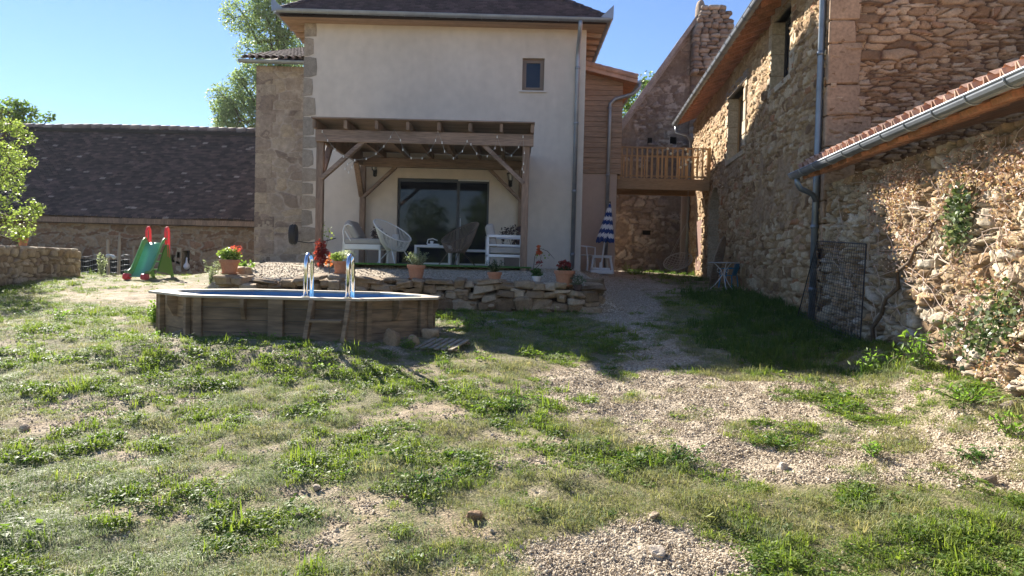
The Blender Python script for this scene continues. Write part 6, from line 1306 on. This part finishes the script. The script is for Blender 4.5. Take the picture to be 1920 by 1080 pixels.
# ------------------------------------------------------------------ creeper, ivy and mesh panel on the shed wall
SY = lambda y: 3.65 + .09 * y
def wall_pts(spec, rng, y0=4.0, y1=10.9):
    C = []
    for px, py, rx, ry, n in spec:
        a = rng.normal(size=(n, 2)) * .55; X = px + a[:, 0] * rx; Yp = py + a[:, 1] * ry
        for x_, y_ in zip(X, Yp):
            d = CM @ Vector(((x_ - 960) / FPX, -(y_ - 540) / FPX, -1)); k = d.x - .09 * d.y
            if k < .05: continue
            p = CAMLOC + d * ((3.65 - .07) / k)
            if y0 < p.y < y1 and p.z < 2.92 and p.z > tz(min(p.x, 4.2), p.y): C.append((p.x - abs(rng.normal()) * .045, p.y, p.z))
    return np.array(C)
def creeper():
    t = thing('dead_creeper', 'dried reddish-brown creeper spreading over the sunlit part of the shed wall', 'creeper', (4.2, 7, .5)); rng = np.random.default_rng(9)
    S = [(1720, 370, 90, 60, 2600), (1800, 330, 110, 60, 1800), (1700, 450, 60, 60, 1300), (1860, 420, 60, 110, 1300), (1900, 300, 60, 60, 900), (1660, 380, 50, 50, 900), (1880, 560, 60, 90, 900), (1800, 560, 80, 60, 700), (1770, 480, 60, 50, 500), (1840, 650, 80, 50, 900), (1700, 330, 110, 25, 500), (1880, 690, 50, 40, 600)]
    C = wall_pts(S, rng); k = (fbm(C[:, 1] * 3.5, C[:, 2] * 3.5, 61, 3) > .47) & (rng.uniform(0, 1, len(C)) < .60); C = C[k]
    leaf_obj('dry_leaves', C, .030, leafmat('dry_leaf', (.26, .12, .085), (.52, .34, .26), (.76, .64, .54), transl=.25, tcol=1.2), t, 4, droop=.6, aspect=.6)
    s = MB()
    def wp(px, py, off=.05):
        d = CM @ Vector(((px - 960) / FPX, -(py - 540) / FPX, -1)); p = CAMLOC + d * (3.65 / (d.x - .09 * d.y)); return p + WN * off
    s.tube([wp(x, y, .09) for x, y in ((1652, 640), (1650, 615), (1668, 590), (1676, 560), (1700, 540), (1698, 510), (1722, 492), (1735, 462), (1758, 446), (1766, 420), (1790, 400), (1800, 370))], [.03, .024, .028, .022, .026, .02, .023, .018, .02, .014, .012, .01], 8)
    s.build('trunk', m_bark, t, smooth=True); s = MB(); rg = random.Random(6)
    for i in range(200):
        px, py = rg.uniform(1620, 1925), rg.uniform(300, 700); a = rg.uniform(-2.4, -.7); pts = []; x, y = px, py
        if px < 1620 + (py - 300) * .42: continue
        for k in range(7): pts.append(wp(x, y, .06 + rg.uniform(-.02, .03))); a += rg.uniform(-.5, .5); x += 16 * math.cos(a); y += 16 * math.sin(a)
        if all(p.z < 2.85 and p.y < 10.9 for p in pts): s.tube(pts, [.006, .005, .005, .004, .004, .003, .002], 4)
    for i in range(40):
        px, py = rg.uniform(1560, 1700), rg.uniform(400, 650); a = rg.uniform(-2.2, -.9); pts = []; x, y = px, py
        for k in range(7): pts.append(wp(x, y, .06)); a += rg.uniform(-.5, .5); x += 13 * math.cos(a); y += 13 * math.sin(a)
        if all(p.z < 2.8 and p.y < 10.9 for p in pts): s.tube(pts, [.006, .005, .005, .004, .004, .003, .002], 4)
    s.build('twigs', mat('grey_twig', (.46, .36, .29), .9, .3), t)
    t2 = thing('ivy', 'green ivy trailing down the sunlit shed wall in the middle of the dead creeper', 'ivy', (4.1, 6.6, .8)); leaf_obj('leaves', wall_pts([(1805, 400, 20, 50, 330), (1795, 440, 16, 36, 130)], rng), .05, leafmat('ivy_leaf', (.04, .07, .025), (.10, .15, .055), (.30, .34, .22), transl=.2, spec=.5, rough=.4), t2, 3, droop=.4, aspect=.85)
    v = MB(); v.tube([wp(x, y, .07) for x, y in ((1800, 480), (1795, 430), (1808, 390), (1800, 350))], .006, 5); v.build('stems', m_bark, t2)
    t3 = thing('ivy', 'pale variegated ivy low on the shed wall near the right edge', 'ivy', (4.0, 5.8, .5)); leaf_obj('leaves', wall_pts([(1880, 590, 40, 55, 300), (1840, 640, 40, 40, 190), (1790, 620, 20, 30, 70)], rng), .05, _M['ivy_leaf'], t3, 5, droop=.4, aspect=.85)
    v = MB(); v.tube([wp(x, y, .07) for x, y in ((1860, 700), (1870, 640), (1885, 580), (1880, 540))], .006, 5); v.build('stems', m_bark, t3)
    # wire mesh panel leaning on the shaded wall
    t4 = thing('mesh_panel', 'dark wire mesh panel leaning on the shaded shed wall beside the downpipe', 'mesh panel', (4.3, 10.2, .9)); g = MB(); A = wp(1533, 570, .30); B = wp(1655, 640, .26); Ct = wp(1548, 452, .12); Dt = wp(1640, 458, .10); A.z = tz(A.x, A.y); B.z = tz(B.x, B.y)
    for i in range(26): f = i / 25; g.tube([A.lerp(B, f), Ct.lerp(Dt, f)], .0022, 4)
    for i in range(30): f = i / 29; g.tube([A.lerp(Ct, f), A.lerp(Ct, f).lerp(B.lerp(Dt, f), .5) + WN * .02, B.lerp(Dt, f)], .003, 4)
    g.build('wires', m_black, t4); f = MB(); f.tube([A, Ct, Dt, B], .009, 6, close=True); f.build('frame', m_black, t4)
creeper()

# ------------------------------------------------------------------ trees
def tree(name, label, x, y, h, crown, n, size, m, seed, trunk_r=.2, z=None, asp=.5, gap=.44, group=None, per=None, base=None):
    """crown: list of (cx, cy, cz, rx, ry, rz) clumps relative to the tree's foot"""
    zz = tz(x, y) - .05 if z is None else z; t = thing(name, label, 'tree', (x, y, zz), 0, group); rng = np.random.default_rng(seed); s = MB(); o = np.array([x, y, zz])
    s.tube([o, o + np.array([.05, 0, h * .25]), o + np.array([-.05, .05, h * .55]), o + np.array([0, 0, h * .85])], [trunk_r, trunk_r * .8, trunk_r * .5, trunk_r * .15], 10); C = []
    tot = sum((a[3] * a[4] * a[5]) ** .67 for a in crown)
    for a in crown:
        c = np.array(a[:3]); r = np.array(a[3:]); st = np.array([0, 0, max(h * .2, min(h * .8, c[2] - r[2] * .8))]); s.tube([o + st, o + st * .4 + c * .6 + np.array([0, 0, -.05 * h]), o + c], [trunk_r * .4, trunk_r * .22, trunk_r * .06], 6)
        k = int(n * (r[0] * r[1] * r[2]) ** .67 / tot); d = rng.normal(size=(k, 3)); d /= np.linalg.norm(d, axis=1)[:, None]; q = rng.uniform(.25, 1, k) ** .5; p = c + d * q[:, None] * r * (1 + .5 * (vnoise(d[:, 0] * 3 + seed, d[:, 2] * 3 + d[:, 1] * 2, seed)[:, None] - .5))
        for b in range(5): e = c + d[b] * r * .9; s.tube([o + c, o + (c + e) / 2 + np.array([0, 0, .05]), o + e], [trunk_r * .10, trunk_r * .06, .006], 5)
        C.append(p)
    C = np.concatenate(C); f = 2.6 / max(.4, np.mean([a[3] for a in crown])); g = (fbm(C[:, 0] * f + 3, C[:, 2] * f, seed, 3) + fbm(C[:, 1] * f, C[:, 2] * f + 9, seed + 5, 3)) / 2; C = C[g > gap]
    leaf_obj('crown', C + o, size, m, t, seed, aspect=asp, droop=.2); s.build('trunk', m_bark, t); return t
lf_tree = leafmat('tree_leaf', (.07, .12, .03), (.16, .24, .06), transl=.5); lf_acacia = leafmat('acacia_leaf', (.13, .18, .10), (.26, .33, .18), transl=.5); lf_pale = leafmat('spring_leaf', (.14, .20, .05), (.33, .39, .13), transl=.45)
rt = random.Random(12)
def clumps(lst, Y, x, z):
    out = []
    for px, py, r in lst: p = P(px, py, Y); out.append((p.x - x, rt.uniform(-.6, .6) * r * Y / FPX * 1.3, p.z - z, r * Y / FPX, r * Y / FPX * .9, r * Y / FPX * .85))
    return out
xt = P(520, 300, 36).x
tree('tall_tree', 'tall feathery acacia tree rising behind the outhouse roof and the annex', xt, 36, 17, clumps([(425, 185, 38), (450, 215, 45), (480, 150, 50), (515, 60, 55), (470, 40, 45), (520, 20, 50), (540, 70, 50), (470, 95, 40), (500, 120, 45), (450, 185, 45), (420, 200, 28), (500, 190, 50), (460, 230, 50), (530, 150, 60), (560, 30, 60), (600, -40, 80), (500, -20, 40), (550, 230, 60), (430, 235, 30), (545, 110, 50), (450, 150, 22)], 36, xt, 1.3), 52000, .15, lf_acacia, 21, .35, z=1.3, asp=.36, gap=.42)
xt = P(-20, 400, 15.2).x
tree('young_tree', 'young tree with bright yellow-green leaves at the left edge of the lawn', xt, 15.2, 4.2, clumps([(10, 250, 40), (-30, 300, 60), (35, 300, 32), (20, 350, 45), (48, 385, 26), (60, 395, 18), (10, 400, 45), (25, 435, 22), (40, 420, 20), (-40, 400, 60), (5, 210, 20), (30, 230, 22), (-60, 220, 60), (45, 250, 22), (62, 300, 14), (66, 385, 12)], 15.2, xt, tz(xt, 15.2)), 9000, .065, lf_pale, 22, .09, asp=.5, gap=.44)
xt = P(45, 300, 34).x
tree('distant_tree', 'darker round tree peeping over the left end of the outhouse roof', xt, 34, 7.2, clumps([(30, 215, 34), (60, 222, 26), (88, 218, 12), (0, 225, 40), (45, 200, 16), (20, 198, 12)], 34, xt, 1.2), 3500, .16, lf_tree, 23, .2, z=1.2)
xt = P(1205, 200, 33).x
tree('small_tree', 'small tree showing in the gap between the clad extension and the ruined gable', xt, 33, 7.5, clumps([(1195, 170, 28), (1175, 185, 28), (1215, 160, 22), (1185, 215, 30), (1180, 245, 25), (1205, 195, 22)], 33, xt, 1.5), 4000, .14, lf_tree, 24, .15, z=1.5)
# garden trees behind the photographer, seen in the panes
for i, (x, y, h, lab) in enumerate([(-6.5, -30, 7, 'broad tree behind the lawn, mirrored in the middle of the patio glass'), (-1.5, -28, 9, 'taller tree behind the lawn, mirrored at the right of the patio glass')]):
    c = [(rt.uniform(-2.6, 2.6), rt.uniform(-1, 1), rt.uniform(1.2, h), 2.0, 1.8, 1.6) for _ in range(16)]
    tree('garden_tree', lab, x, y, h, c, 9000, .42, lf_tree, 30 + i, .3, gap=.30, group='trees behind the photographer')


# ------------------------------------------------------------------ thin scattering air added to imitate lens glare and lift the shadows
hz = MB(); hz.box((-56, -46, -3), (56, 56, 19)); hm = bpy.data.materials.new('glare_veil'); hm.use_nodes = True; ht = hm.node_tree; ht.nodes.clear()
ho = ht.nodes.new('ShaderNodeOutputMaterial'); hv = ht.nodes.new('ShaderNodeVolumePrincipled'); hv.inputs['Color'].default_value = (.95, .97, 1, 1); hv.inputs['Density'].default_value = .0002; hv.inputs['Anisotropy'].default_value = .35; ht.links.new(hv.outputs[0], ho.inputs['Volume'])
tag(hz.build('glare_veil', hm), 'thin veil of bright air added over the courtyard to stand in for lens glare', 'glare_veil', kind='stuff')
